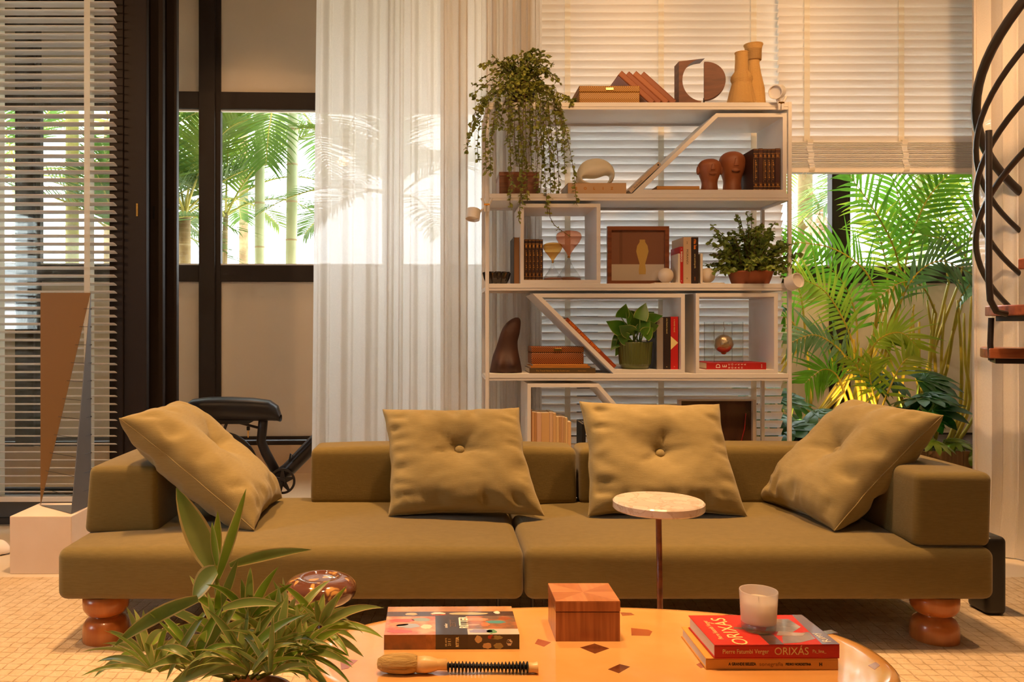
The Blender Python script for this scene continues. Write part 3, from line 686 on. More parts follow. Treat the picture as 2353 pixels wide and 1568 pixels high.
# ---- second board (heads, sandy book, ring)
wb = thing('wooden_box', 'dark wooden box under the trailing plant in the bookcase', 'box', (PX(1188, 4.08), 4.15, T1))
x0, x1 = PX(1147, 4.06), PX(1238, 4.06); zt = PZ(395, 4.06)
obj('body', MB().prism([(x0, T1), (x1, T1), (x1, zt-.022), (x0, zt-.022)], 4.06, 4.27), M_walnut, wb, bevel=.002)
obj('lid', MB().box(x0-.001, x1+.001, 4.058, 4.272, zt-.021, zt), M_walnut, wb, bevel=.002)
bigx = PX(1304, 4.03)
bk1 = book('large sand coloured book lying flat with spaced gilt letters on its spine', lying(bigx, 4.02, T1), PX(1438, 4.03)-bigx, .24, .056, (206, 166, 122),
     texts=[(c, .017, .042+i*.044, M_bronze, 'spine', {'bold': .0009}) for i, c in enumerate('SOLIZ')])
rs = thing('ring_sculpture', 'pale ring shaped stone sculpture on the sand coloured book', 'sculpture', (PX(1367, 4.1), 4.12, T1+.056))
M_bone = mat('pale_stone', (240, 230, 208), .5, sss=0, trans=.2, bump=.04, bscale=50)
outp = [(1412, 392), (1410, 378), (1403, 366), (1392, 357), (1378, 352.5), (1366, 352.5), (1352, 355), (1340, 361), (1331, 371), (1325, 385), (1322, 400), (1324, 412), (1330, 416.5), (1345, 417), (1367, 417), (1390, 417), (1402, 413), (1409, 405)]
inp = [(1403, 398), (1401, 393.5), (1396, 392), (1390, 392), (1384, 394), (1378, 397), (1370, 399.5), (1362, 400), (1352, 399), (1343, 398.5), (1336, 398), (1335.5, 400), (1339, 405), (1345, 409.5), (1366, 415), (1386, 415), (1394, 411), (1399, 404)]
d0 = 4.12; rm = MB(); nn = len(outp); fz = (T1+.056) - PZ(417, d0)
def ringfn(u, v):
    i = int(round(u*nn)) % nn; o, q = outp[i], inp[i]
    a = 2*math.pi*v; k = (1+math.cos(a))/2; dep = .048*math.sin(a)*(1-.25*math.cos(a))
    px = q[0]*(1-k)+o[0]*k; py = q[1]*(1-k)+o[1]*k
    return Vector((PX(px, d0), d0+dep, PZ(py, d0)+fz))
obj('ring', rm.grid(ringfn, nn, 17, True), M_bone, rs, smooth=True, sub=2)
dg = math.atan2(PZ(260, SD)-PZ(445, SD), PX(1646, SD)-PX(1453, SD))
M = leaning(PX(1453, SD)-.002, 4.012, T1+.004, dg)
book('pale book sliding along the outside of the slanted box side', M, .205, .2, .020, (206, 180, 150), texts=[('Rui de Cunha', .010, .055, M_text_k, 'spine'), ('________', .006, .12, M_text_k, 'spine'), ('o', .013, .192, M_text_k, 'spine', {'bold': .0015})])
zb = PZ(436, SD)
for i, (a, b, h, rgb, lab) in enumerate(((1502, 1616, .010, (186, 132, 72), 'bottom one of two thin tan books lying beside the clay heads'), (1508, 1606, .016, (206, 150, 78), 'top one of two thin tan books lying beside the clay heads'))):
    x = PX(a, 4.06); book(lab, lying(x, 4.05, zb+(0, .0105)[i]), PX(b, 4.06)-x, .2, h, rgb, 'thin tan books by the heads', board=.002)
M_terra = mat('terracotta_clay', (154, 90, 54), .5, vrgb=(136, 76, 44), vscale=10)
def clay_head(label, px, ptop, pbot, rpx, d):
    s = d/F; cx = PX(px, d); z0 = zb; zt = PZ(ptop, d); h = zt-z0; r = rpx*s
    root = thing('clay_head', label, 'sculpture', (cx, d, z0), 'clay head sculptures')
    mb = MB()
    prof = [(.0, 0), (.72, 0), (.70, .10), (.66, .22), (.64, .30), (.72, .40), (.86, .52), (.97, .64), (1.0, .74), (.95, .84), (.80, .92), (.52, .98), (.2, 1.0), (0, 1.0)]
    def rf(a, hh):
        q = (hh-z0)/h; return 1
    mb.lathe([(a*r, z0+b*h) for a, b in prof], (cx, d, 0), 36)
    for v in mb.v:                                        # brow, chin and flattened face towards the room
        q = (v.z-z0)/h; f = max(0, -(v.y-d)/r)
        if .34 < q < .95: v.y -= r*.10*f*math.exp(-((q-.80)/.06)**2); v.y += r*.10*f*math.exp(-((q-.70)/.05)**2)
    obj('head', mb, M_terra, root, smooth=True, sub=1)
    obj('nose', MB().prism([(cx-.10*r, z0+.80*h), (cx+.10*r, z0+.80*h), (cx+.20*r, z0+.62*h), (cx-.20*r, z0+.62*h)], d-1.05*r, d-.7*r), M_terra, root, bevel=.004, smooth=True)
    obj('mouth', MB().sphere((cx, d-.90*r, z0+.53*h), (.34*r, .16*r, .05*h), 16, 8), M_terra, root, smooth=True)
    for sgn in (-1, 1): obj('ear', MB().sphere((cx+sgn*.98*r, d-.05*r, z0+.66*h), (.14*r, .24*r, .13*h), 12, 8), M_terra, root, smooth=True)
clay_head('smaller terracotta clay head with ears on the bookcase', 1630, 366, 434, 27, 4.10)
clay_head('larger terracotta clay head beside the row of old volumes', 1682, 349, 434, 30, 4.16)
def volume(label, px0, px1, ptop, zbase, d, rgb, group, dep=.2, gold=1.0):
    x0, x1 = PX(px0, d)+.0004, PX(px1, d)-.0004; zt = PZ(ptop, d); t = x1-x0; w = zt-zbase
    bands = [(w*a, w*b, .0006, t-.0006) for a, b in ((.02, .032), (.11, .125), (.21, .217), (.825, .832), (.905, .92), (.97, .982))]
    bands += [(w*.14, w*.20, t*.25, t*.75), (w*.845, w*.89, t*.3, t*.7)]
    if gold > .5: bands += [(w*.24, w*.80, .0004, .0016)]+[(w*(.27+.05*k), w*(.305+.05*k), t*.35, t*(.6+.12*((k*7) % 3-1))) for k in range(10)]
    return book(label, standing(x0, d, zt), w, dep, t, rgb, group, band=bands, board=.002)
dk = (58, 30, 22); zz = PZ(436, SD)
vols = [(1731, 1743, 1, 'leftmost of six old dark volumes by the clay heads'), (1743, 1753.5, 0, 'second from left of six old volumes by the clay heads, plain spine'), (1753.5, 1763, 1, 'third of six gilt volumes by the clay heads'),
        (1763, 1772, 1, 'fourth of six gilt volumes by the clay heads'), (1772, 1781.5, 1, 'fifth of six gilt volumes by the clay heads'), (1781.5, 1793, 0, 'rightmost of six gilt volumes by the clay heads, at the box side')]
for a, b, g, lab in vols: volume(lab, a, b, 341+random.uniform(-.6, .9), zz, 4.02, dk if g else (74, 36, 24), 'gilt volumes on the second shelf', .24, g)

# ---- third board
M_bglass = mat('black_cut_glass', (60, 52, 48), .05, coat=1, metal=.5)
def facet(a, h): return 1+.10*math.sin(11*a+h*260)
bwl = MB().lathe([(.0, T2), (.044, T2), (.050, T2+.006), (.060, T2+.03), (.066, T2+.055), (.064, T2+.062), (.058, T2+.056), (.046, T2+.012), (0, T2+.010)], (PX(1141, 4.09), 4.09, 0), 54, rfun=facet)
obj('glass_bowl', bwl, M_bglass, label='black cut glass bowl at the left end of the third shelf', cat='bowl')
book('upright book with tan page edges against the hourglass box', frame_m((PX(1194, 4.06), 4.25, PZ(545, 4.06)), (0, 0, -1), (0, -1, 0), (-1, 0, 0)), PZ(545, 4.06)-T2, .2, PX(1194, 4.06)-PX(1180, 4.06), (60, 52, 48), paper=mat('tan_page_edge', (150, 104, 62), .8))
for v in []: pass
zz2 = PZ(643.5, SD)
for i, (a, b) in enumerate(((1205, 1213.5), (1213.5, 1222), (1222, 1230.5), (1230.5, 1239.5), (1239.5, 1248))):
    volume(('first', 'second', 'third', 'fourth', 'fifth')[i]+' from the left of five old gilt volumes beside the amber hourglass', a, b, 550+random.uniform(-.5, .8), zz2, 4.03, (52, 26, 18), 'gilt volumes by the hourglasses', .2, 1)
M_amber = glass('amber_glass', (1, .78, .38), solid=.30, body=(240, 170, 60)); M_pink = glass('coral_glass', (1, .74, .58), solid=.30, body=(244, 164, 118)); M_clear = glass('clear_glass', (.93, .94, .94), solid=.10, body=(220, 224, 226))
def hourglass(label, px, d, ptop, pbot, rtop, mtop):
    s = d/F; cx = PX(px, d); H_ = PZ(ptop, d)-zz2; r = rtop*s
    root = thing('hourglass', label, 'hourglass', (cx, d, zz2), 'glass hourglasses')
    pr = [(0, .02), (.98, .02), (.96, .07), (.72, .16), (.42, .26), (.20, .36), (.085, .45), (.075, .48)]
    obj('lower_bulb', MB().lathe([(a*r, zz2+b*H_) for a, b in pr], (cx, d, 0), 40), M_clear, root, smooth=True)
    pu = [(.075, .48), (.085, .51), (.20, .57), (.46, .66), (.80, .76), (.98, .85), (1.0, .90), (.93, .95), (.70, .985), (.35, 1.0), (0, 1.0)]
    obj('upper_bulb', MB().lathe([(a*r, zz2+b*H_) for a, b in pu], (cx, d, 0), 40), mtop, root, smooth=True)
    obj('collar', MB().lathe([(.10*r, zz2+.465*H_), (.13*r, zz2+.48*H_), (.10*r, zz2+.495*H_)], (cx, d, 0), 20), M_brass, root, smooth=True)
    obj('sand', MB().lathe([(0, zz2+.021*H_), (.93*r, zz2+.021*H_), (.90*r, zz2+.06*H_), (.5*r, zz2+.075*H_), (0, zz2+.08*H_)], (cx, d, 0), 32), mat('brown_sand', (150, 82, 46), .7), root, smooth=True)
hourglass('amber topped glass hourglass beside the old volumes', 1270, 4.06, 558, 643, 22, M_amber)
hourglass('taller coral topped glass hourglass under the trailing stem', 1307, 4.12, 531, 643, 29, M_pink)
pf = thing('picture_frame', 'wooden framed print leaning on the third shelf', 'picture', (PX(1467, 4.14), 4.15, T2))
fo = [(PX(a, 4.12), PZ(b, 4.12)) for a, b in ((1396, 653), (1538, 653), (1538, 520), (1396, 520))]; fo[0] = (fo[0][0], T2); fo[1] = (fo[1][0], T2)
fi = [(PX(a, 4.12), PZ(b, 4.12)) for a, b in ((1405.5, 645), (1528.5, 645), (1528.5, 529), (1405.5, 529))]
obj('frame', MB().ring(fo, fi, 4.12, 4.145), M_walnut, pf, bevel=.0015)
def pq(a, b, c, d_, y, m, nm='print'): obj(nm, MB().box(PX(a, 4.12), PX(b, 4.12), y, y+.001, PZ(d_, 4.12), PZ(c, 4.12)), m, pf)
pq(1404, 1530, 527, 607, 4.138, mat('print_brown_wall', (150, 96, 72), .5)); pq(1404, 1530, 607, 647, 4.138, mat('print_pale_table', (226, 208, 194), .5)); pq(1425, 1432, 527, 606, 4.1374, mat('print_dark_band', (132, 82, 60), .5))  # brown wall, pale table and a darker band, all printed
vz = [(0, 0), (.5, 0), (.55, .12), (.42, .3), (.7, .48), (.95, .66), (.8, .82), (.42, .93), (.42, 1.0), (0, 1.0)]
sil = [(PX(1478+15*a, 4.12), PZ(630-80*b, 4.12)) for a, b in vz]+[(PX(1478-15*a, 4.12), PZ(630-80*b, 4.12)) for a, b in reversed(vz[1:-1])]
obj('print', MB().prism(sil, 4.1368, 4.1376), mat('print_ochre_vase', (222, 180, 96), .5), pf, label='plain ochre vase in the print')
obj('glass_cover', MB().box(fi[0][0], fi[1][0], 4.130, 4.1315, fi[0][1], fi[2][1]), M_glass, pf)
M_plaster = mat('matt_white_plaster', (228, 214, 196), .8)
def bookend(label, xplate, xball, sgn):
    d = 4.06; root = thing('bookend', label, 'bookend', (PX(xplate, d), 4.09, T2), 'white ball bookends')
    x0, x1 = sorted((PX(xplate, d), PX(xplate, d)+sgn*.012)); zp = PZ(584, d)
    obj('plate', MB().box(x0, x1, 4.03, 4.15, T2+.006, zp), M_plaster, root, bevel=.002)
    xa, xb_ = sorted((x0 if sgn < 0 else x1, PX(xball, d)+sgn*.07)); obj('foot', MB().box(min(xa, x0), max(xb_, x1), 4.02, 4.16, T2, T2+.006), M_plaster, root, bevel=.002)
    obj('ball', MB().sphere((PX(xball, d), 4.07, T2+.006+17.5*d/F), 17.5*d/F, 32, 20), M_plaster, root, smooth=True)
bookend('white ball bookend beside the framed print', 1559.5, 1531, -1); bookend('white ball bookend beside the bushy plant', 1605, 1627, 1)
def upright(label, a, b, ptop, rgb, texts, d=4.03, zbase=T2, dep=.16, **k):
    x0, x1 = PX(a, d)+.0003, PX(b, d)-.0003; zt = PZ(ptop, d); return book(label, standing(x0, d, zt), zt-zbase, dep, x1-x0, rgb, k.pop('group', None), texts, **k)
upright('thin red book between the ball bookends', 1562, 1570, 567, (190, 26, 20), [('BARROCO', .011, .05, M_text_w, 'spine', {'bold': .0003}), ('o', .008, .17, M_text_w, 'spine'), ('o', .008, .012, M_text_w, 'spine')], group='books between the bookends')
upright('thick cream book between the ball bookends', 1570, 1588.5, 545, (208, 176, 140), [('MORANDI', .013, .06, M_text_k, 'spine', {'align': 'LEFT', 'sx': 1.25}), ('arte', .008, .028, M_text_k, 'spine'), ('o', .014, .205, M_text_k, 'spine')], group='books between the bookends', dep=.2)
upright('black book with orange lettering between the ball bookends', 1589, 1605, 545.5, (44, 26, 18), [('rita lee', .018, .034, M_text_o, 'spine', {'bold': .0006}), ('uma autobiografia', .010, .118, M_text_y, 'spine'), ('ooooo', .007, .205, M_text_o, 'spine')], group='books between the bookends')

# ---- fourth board
def stack_body(rows, d, mb=None, dep=.6, n=28):
    mb = mb or MB(); vs = []
    for (py, xl, xr, oy, k) in rows:
        cx = (PX(xl, d)+PX(xr, d))/2; rx = (PX(xr, d)-PX(xl, d))/2
        vs.append((cx, d+oy, PZ(py, d), rx, rx*k))
    def fn(u, v):
        q = v*(len(vs)-1); i = min(int(q), len(vs)-2); f = q-i; a = [vs[i][k]*(1-f)+vs[i+1][k]*f for k in range(5)]
        th = 2*math.pi*u; return Vector((a[0]+a[3]*math.cos(th), a[1]+a[4]*math.sin(th), a[2]))
    return mb.grid(fn, n, len(vs)*2-1, True)
tor = thing('torso_sculpture', 'dark clay torso sculpture at the left end of the fourth shelf', 'sculpture', (PX(1162, 4.1), 4.1, T3))
M_clayd = mat('dark_clay', (78, 46, 32), .65, vrgb=(62, 34, 24), vscale=14, bump=.1, bscale=60)
rows = [(862, 1140, 1185, 0, .8), (861.5, 1124, 1200, 0, .75), (848, 1126, 1199, 0, .75), (832, 1129, 1196, .0, .8), (818, 1132, 1193, 0, .8), (803, 1138, 1190, 0, .75), (785, 1144, 1189, 0, .75), (768, 1149, 1194, 0, .75), (752, 1156, 1196, 0, .7), (740, 1166, 1197, 0, .7), (733, 1176, 1195, 0, .6), (730, 1184, 1191, 0, .5)]
tb = stack_body(rows, 4.1)
cz0, dz0 = PX(1148, 4.1), PZ(836, 4.1)
for v in tb.v:
    if v.y < 4.1:                                          # cleft and two rounded forms low on the front
        g = math.exp(-((v.z-PZ(838, 4.1))/.035)**2)
        for c in (PX(1146, 4.1), PX(1176, 4.1)): v.y -= .040*g*math.exp(-((v.x-c)/.024)**2)
    v.z = max(v.z, T3)
obj('body', tb, M_clayd, tor, smooth=True, sub=1)
fb = book('dark olive book at the bottom of the pile under the brown herringbone box', lying(PX(1216, 4.03), 4.02, T3), PX(1368, 4.02)-PX(1216, 4.02), .22, .026, (84, 62, 30), None,
     texts=[('The Travel Notes from the South Lane', .0105, .115, M_gold, 'spine'), ('ooooo ooooo', .007, .26, M_gold, 'spine')])
book('lower tan paperback in the pile under the brown herringbone box', lying(PX(1219, 4.04), 4.03, T3+.0265), PX(1356, 4.03)-PX(1219, 4.03), .2, .009, (196, 124, 40), 'tan paperbacks in the pile', board=.0015, hard=False)
book('upper tan paperback in the pile under the brown herringbone box', lying(PX(1224, 4.04), 4.03, T3+.036), PX(1351, 4.03)-PX(1224, 4.03), .2, .009, (204, 134, 52), 'tan paperbacks in the pile', board=.0015, hard=False)
pattern_box('brown herringbone box with brass clasp on a pile of books', herr2, PX(1221, 4.05), PX(1341, 4.05), 4.045, 4.22, T3+.0455, PZ(797, 4.05), 'herringbone boxes')
d2 = math.atan2(PZ(850, SD)-PZ(684, SD), PX(1414, SD)-PX(1246, SD))
Mo = leaning(PX(1246, SD), SD+.012, PZ(684, SD), d2); sl = (PX(1414, SD)-PX(1246, SD))/math.cos(d2)
book('rust orange book leaning along the slanted side of the pothos box', Mo @ Tm(sl-.345, .003, .0008), .338, .2, .019, (150, 62, 20), texts=[('MARIO DE JANEIRO TESTINO', .0165, .125, M_text_o, 'spine', {'bold': .0004, 'sx': .98}), ('oooooo', .007, .315, M_text_o, 'spine')])
zb3 = PZ(850, SD)
upright('upright book with a grey marbled cover behind the pothos pot', 1509, 1524, 730, (150, 138, 128), [], d=4.03, zbase=zb3, dep=.2)
upright('black book standing beside the pothos', 1524, 1541, 728.5, (42, 24, 18), [('uma historia natural', .0095, .045, M_text_y, 'spine'), ('o', .01, .248, M_text_y, 'spine')], d=4.03, zbase=zb3, group='tall books beside the pothos')
rb = upright('red book with a pale triangle on the spine beside the pothos', 1541, 1558.5, 728, (192, 22, 22), [('o mundo natural', .0095, .045, M_text_y, 'spine'), ('o', .01, .248, M_text_y, 'spine')], d=4.03, zbase=zb3, group='tall books beside the pothos')
xa, xb2 = PX(1541, 4.03)+.0006, PX(1558.5, 4.03)-.0006
obj('emblem', MB().prism([(xa, PZ(773, 4.03)), (xb2, PZ(788, 4.03)), (xa, PZ(804, 4.03))], 4.0291, 4.0297), M_text_y, rb, label='pale triangle printed on the spine')
gp = mat('marbled_grey_print', (120, 124, 132), .5, vrgb=(52, 40, 34), vscale=9, vstretch=(1, 1, .5))
xg = PX(1509, 4.03)+.0002
obj('poster_print', MB().box(xg-.0004, xg, 4.032, 4.23, zb3+.002, PZ(731, 4.03)), gp, [o for o in COL.objects if o.get('label') == 'upright book with a grey marbled cover behind the pothos pot'][0])
rd = book('red book lying flat under the glass cube', lying(PX(1622, 4.03), 4.02, zb3), PX(1759, 4.03)-PX(1622, 4.03), .22, .034, (176, 24, 20),
     texts=[('D', .030, .058, M_text_w, 'spine', {'rot': math.pi/2}), ('E', .030, .090, M_text_w, 'spine', {'rot': math.pi/2})] +
     [(c, .0125, .112+.0158*i, M_text_w, 'spine', {'rot': math.pi/2, 'z': .009 if j == 0 else .025}) for i, (p, q) in enumerate((('B', 'C'), ('O', 'O'), ('R', 'L'), ('A', 'K'), ('H', 'E'), (' ', 'R'))) for j, c in enumerate((p, q))] + [('oooo', .009, .272, M_text_w, 'spine', {'rot': math.pi/2})])
zc0 = zb3+.0345; cu0, cu1 = PX(1641, 4.05), PX(1707, 4.05); zct = PZ(740, 4.05)
cube = thing('glass_cube', 'clear glass cube with a hanging silver bauble on the red book', 'ornament', ((cu0+cu1)/2, 4.12, zc0))
M_edge = glass('glass_edge', (.84, .88, .86), solid=.3, body=(200, 214, 208))
for (a, b, c, d_) in ((cu0, cu1, 4.05, 4.0525), (cu0, cu1, 4.1975, 4.20), (cu0, cu0+.0025, 4.0525, 4.1975), (cu1-.0025, cu1, 4.0525, 4.1975)):
    obj('side_pane', MB().box(a, b, c, d_, zc0, zct), M_glass, cube)
obj('top_pane', MB().box(cu0, cu1, 4.05, 4.20, zct, zct+.0025), M_glass, cube)
for x in (cu0, cu1):
    for y in (4.05, 4.20): obj('edge_strip', MB().box(x-.0012, x+.0012, y-.0012, y+.0012, zc0, zct), M_edge, cube)
bc = Vector((PX(1663, 4.12), 4.12, PZ(790, 4.12))); br = 21*4.12/F
bau = MB().sphere(bc, br, 40, 24)
for v in bau.v:
    nrm = (v-bc).normalized(); v += nrm*.0022*noise.noise(nrm*6)
ba = obj('bauble', bau, mat('etched_silver', (226, 206, 176), .22, metal=.85, bump=.5, bscale=70), cube, smooth=True, label='etched silver ball')
obj('hanger', MB().tube([bc+Vector((0, 0, br)), bc+Vector((0, 0, br+.02)), bc+Vector((.006, 0, br+.03)), bc+Vector((0, 0, br+.04)), (bc.x, bc.y, zct)], .0012, 6), M_brass, cube)
obj('bauble_foot', MB().lathe([(.006, -.006), (.014, 0), (.010, .008)], bc-Vector((0, 0, br+.002)), 20), M_brass, cube)

# ---- fifth board, half hidden by the sofa
zb4 = PZ(1058, SD)
pal = [(150, 84, 40), (206, 140, 82), (170, 96, 34), (214, 150, 116), (210, 146, 62), (214, 158, 108), (206, 144, 66), (218, 164, 84), (170, 104, 36), (204, 136, 84), (176, 118, 56), (220, 168, 90), (214, 150, 74)]
xs = [1220, 1222.5, 1228, 1233.5, 1244, 1262.5, 1270.5, 1278, 1285, 1290, 1294, 1299, 1304.5, 1312.5]; tp = [941, 947, 948, 949, 949, 948, 950, 958, 958, 958, 959, 961, 970]
pal = [tuple(int(c*.55+e*.45) for c, e in zip(q, (226, 208, 178))) for q in pal]
ordn = ['first', 'second', 'third', 'fourth', 'fifth', 'sixth', 'seventh', 'eighth', 'ninth', 'tenth', 'eleventh', 'twelfth', 'thirteenth and shortest']
for i in range(13): upright(ordn[i]+' from the left of the pale books behind the sofa backrest', xs[i], xs[i+1], tp[i], pal[i], [], d=4.02, zbase=zb4, dep=.13, group='pale books on the lowest visible shelf', hard=False, board=.001, paper=None)
upright('black upright book seen behind the left edge of a sofa cushion', 1337, 1346, 975, (20, 16, 14), [], d=4.05, zbase=zb4, dep=.16)
dp = thing('dark_picture', 'dark framed picture standing on the low shelf behind the sofa', 'picture', (PX(1660, 4.1), 4.1, T4))
fo = [(PX(a, 4.08), PZ(b, 4.08)) for a, b in ((1560, 1063), (1737, 1063), (1737, 919), (1560, 919))]; fi = [(PX(a, 4.08), PZ(b, 4.08)) for a, b in ((1566, 1057), (1730, 1057), (1730, 922), (1566, 922))]
fo = [(a, max(b, T4)) for a, b in fo]
obj('frame', MB().ring(fo, fi, 4.08, 4.115), mat('grey_taupe_frame', (176, 158, 140), .5), dp, bevel=.001)
obj('print', MB().box(fi[0][0], fi[1][0], 4.10, 4.104, fi[0][1], fi[2][1]), mat('dark_abstract_print', (46, 24, 16), .25, vrgb=(84, 52, 38), vscale=5, vstretch=(2, 1, .8), coat=.6), dp)
obj('print', MB().tube([P(1714, 950, 4.089), P(1711, 985, 4.089), P(1702, 1020, 4.089)], .0022, 5), mat('red_stroke', (150, 18, 10), .4), dp, label='thin red stroke in the dark picture')
# ================================================================ coffee table and what lies on it
TZ = .34; tcx, tcy, ta, tb_ = .352, 1.83, .652, .325
M_table = mat('honey_lacquered_resin', (234, 176, 106), .16, vrgb=(226, 162, 88), vscale=5, coat=.8)
def sup(a, k=1.0, e=2.25):
    c, s = math.cos(a), math.sin(a)
    return (tcx+math.copysign(abs(c)**(2/e), c)*ta*k, tcy+math.copysign(abs(s)**(2/e), s)*tb_*k)
ct = thing('coffee_table', 'long rounded honey lacquered coffee table with dark wood inlays', 'table', (tcx, tcy, 0))
prof = [(0, TZ), (.55, TZ), (.92, TZ), (.965, TZ-.0008), (.985, TZ-.004), (.996, TZ-.011), (1.0, TZ-.022), (.998, TZ-.034), (.985, TZ-.046), (.95, TZ-.052), (.5, TZ-.052), (0, TZ-.052)]
def tfn(u, v):
    i = min(int(v*(len(prof)-1)+.5), len(prof)-1); k, z = prof[i]; x, y = sup(2*math.pi*u, max(k, .001)); return Vector((x, y, z))
obj('tabletop', MB().grid(tfn, 128, len(prof), True), M_table, ct, smooth=True)
for x, w in ((-.28+tcx, .11), (.28+tcx, .11)): obj('leg', MB().lathe([(w*.9, RZ), (w, RZ+.02), (w*.8, .15), (w*.9, TZ-.05)], (x, tcy, 0), 40), M_table, ct, smooth=True)
M_inlay = mat('dark_wood_inlay', (120, 66, 34), .2, vrgb=(96, 48, 24), vscale=8, vstretch=(1, 6, 1), coat=.8)
M_inlay2 = mat('rose_wood_inlay', (178, 96, 56), .2, vrgb=(150, 78, 44), vscale=8, coat=.8)
def tp(px, py): d = (EYE-TZ)*F/(py-CY); return (PX(px, d), d)
inl = [([(1333, 1489), (1366, 1480), (1400, 1491), (1367, 1503)], M_inlay), ([(1397, 1539), (1424, 1527), (1448, 1533), (1422, 1548)], M_inlay), ([(1450, 1444), (1490, 1448), (1499, 1452), (1493, 1462), (1451, 1461)], M_inlay2),
       ([(1229, 1480), (1236, 1469), (1266, 1477), (1250, 1487)], M_inlay2), ([(1425, 1408), (1450, 1409), (1458, 1414), (1430, 1416)], M_inlay2), ([(1885, 1452), (1910, 1448), (1926, 1455), (1897, 1459)], M_inlay),
       ([(782, 1522), (790, 1515), (822, 1518), (800, 1537), (784, 1540)], M_inlay2), ([(718, 1496), (734, 1488), (754, 1490), (738, 1503)], M_inlay2), ([(1600, 1528), (1612, 1522), (1640, 1530), (1610, 1536)], M_inlay2), ([(1658, 1415), (1680, 1412), (1694, 1416), (1672, 1420)], M_inlay), ([(1995, 1530), (2012, 1522), (2022, 1530), (2010, 1540)], M_inlay2)]
for pts, m in inl: obj('inlay', MB().prism([tp(*p) for p in pts], TZ-.002, TZ+.0004, 'z'), m, ct)
# wooden box
wbx = thing('wooden_box', 'square reddish wooden box with a lid on the coffee table', 'box', (.348, 1.97, TZ))
bx0, bx1, by0, by1, bz = PX(1277, 1.907), PX(1425, 1.907), 1.907, 2.04, PZ(1382, 1.907)
zl = PZ(1407, 1.907)
M_boxw = mat('striped_cherry_wood', (184, 110, 60), .35, vrgb=(146, 78, 38), vscale=9, vstretch=(9, 9, .5), coat=.3)
obj('body', MB().box(bx0, bx1, by0, by1, TZ, zl-.0008), M_boxw, wbx, bevel=.001)
obj('lid', MB().box(bx0-.0006, bx1+.0006, by0-.0006, by1+.0006, zl+.0008, bz-.001), M_boxw, wbx, bevel=.001)
cxm, cym = (bx0+bx1)/2, (by0+by1)/2
for i in range(8):                                        # veneer wedges meeting at the centre of the lid
    ed = [(bx0, by0), (cxm, by0), (bx1, by0), (bx1, cym), (bx1, by1), (cxm, by1), (bx0, by1), (bx0, cym)]
    a, b = ed[i], ed[(i+1) % 8]
    m = mat('veneer_wedge', ((206, 140, 90), (188, 120, 72))[i % 2], .35, vrgb=((194, 126, 76), (176, 108, 60))[i % 2], vscale=12, vstretch=((8, 1, 1), (1, 8, 1))[(i//2) % 2], coat=.3)
    obj('veneer', MB().prism([a, b, (cxm, cym)], bz-.001, bz, 'z'), m, wbx)
# art book with stripes of pattern
rx0, ry0 = -.127, 1.858
ab = book('thick art book with dark centre stripe and patterned jacket on the coffee table', lying(rx0, ry0, TZ, .012), .310, .186, .034, (196, 140, 90), None, texts=[
    ('RITTER', .030, .186, M_text_w, 'top', {'rot': math.pi/2, 'y': .075, 'bold': .0006, 'sx': .78}), ('ZETT', .020, .160, mat('faint_print', (120, 100, 88), .6), 'top', {'rot': math.pi/2, 'y': .07}), ('atelier', .011, .143, M_text_w, 'top', {'rot': math.pi/2, 'y': .055}),
    ('RITTER', .0095, .168, M_text_y, 'spine', {'rot': math.pi/2, 'bold': .0003, 'sx': .75}), ('21 E 1', .009, .150, M_text_y, 'spine', {'rot': math.pi/2, 'sx': .75}), ('DE ARTE', .005, .142, M_text_y, 'spine', {'rot': math.pi/2}),
    ('P', .014, .287, M_text_k, 'spine', {'rot': math.pi/2, 'bold': .0004})], hard=True)
Ma = lying(rx0, ry0, TZ, .012)
def patch(x0, x1, y0, y1, rgb, rgb2=None, sc=20):
    m = mat('jacket_print', rgb, .25, vrgb=rgb2 or rgb, vscale=sc, coat=.5)
    obj('jacket_print', MB().box(x0, x1, y0, y1, .034, .0342).xf(Ma), m, ab)
def spatch(x0, x1, z0, z1, rgb, rgb2=None, sc=20):
    m = mat('jacket_print', rgb, .25, vrgb=rgb2 or rgb, vscale=sc, coat=.5)
    obj('jacket_print', MB().box(x0, x1, -.0003, 0, z0, z1).xf(Ma), m, ab)
patch(0, .310, .150, .186, (206, 156, 102), (176, 120, 72), 18); patch(0, .310, .118, .150, (48, 34, 28), (96, 64, 44), 14)
patch(0, .118, 0, .118, (196, 90, 60), (214, 170, 120), 24); patch(.118, .192, 0, .118, (52, 36, 32)); patch(.192, .310, .034, .118, (206, 120, 66), (120, 90, 66), 22); patch(.192, .310, 0, .034, (226, 214, 196), (200, 190, 176), 12)
spatch(0, .096, 0, .034, (160, 92, 40), (120, 74, 40), 26); spatch(.096, .118, 0, .034, (176, 106, 44), (120, 66, 28), 40); spatch(.118, .192, 0, .034, (44, 28, 24)); spatch(.192, .310, 0, .034, (46, 30, 26), (60, 42, 34), 12)
def blob(cx, cy, rx, ry, rgb, spine=False):
    n = 18; rr = random.Random(int(cx*1e5)); q = [(cx+rx*math.cos(2*math.pi*i/n)*rr.uniform(.8, 1.1), cy+ry*math.sin(2*math.pi*i/n)*rr.uniform(.8, 1.1)) for i in range(n)]
    mb = MB().prism(q, -.0005, -.0001, 'y') if spine else MB().prism(q, .0342, .0344, 'z')
    obj('jacket_print', mb.xf(Ma), mat('jacket_shape', rgb, .25, coat=.5), ab)
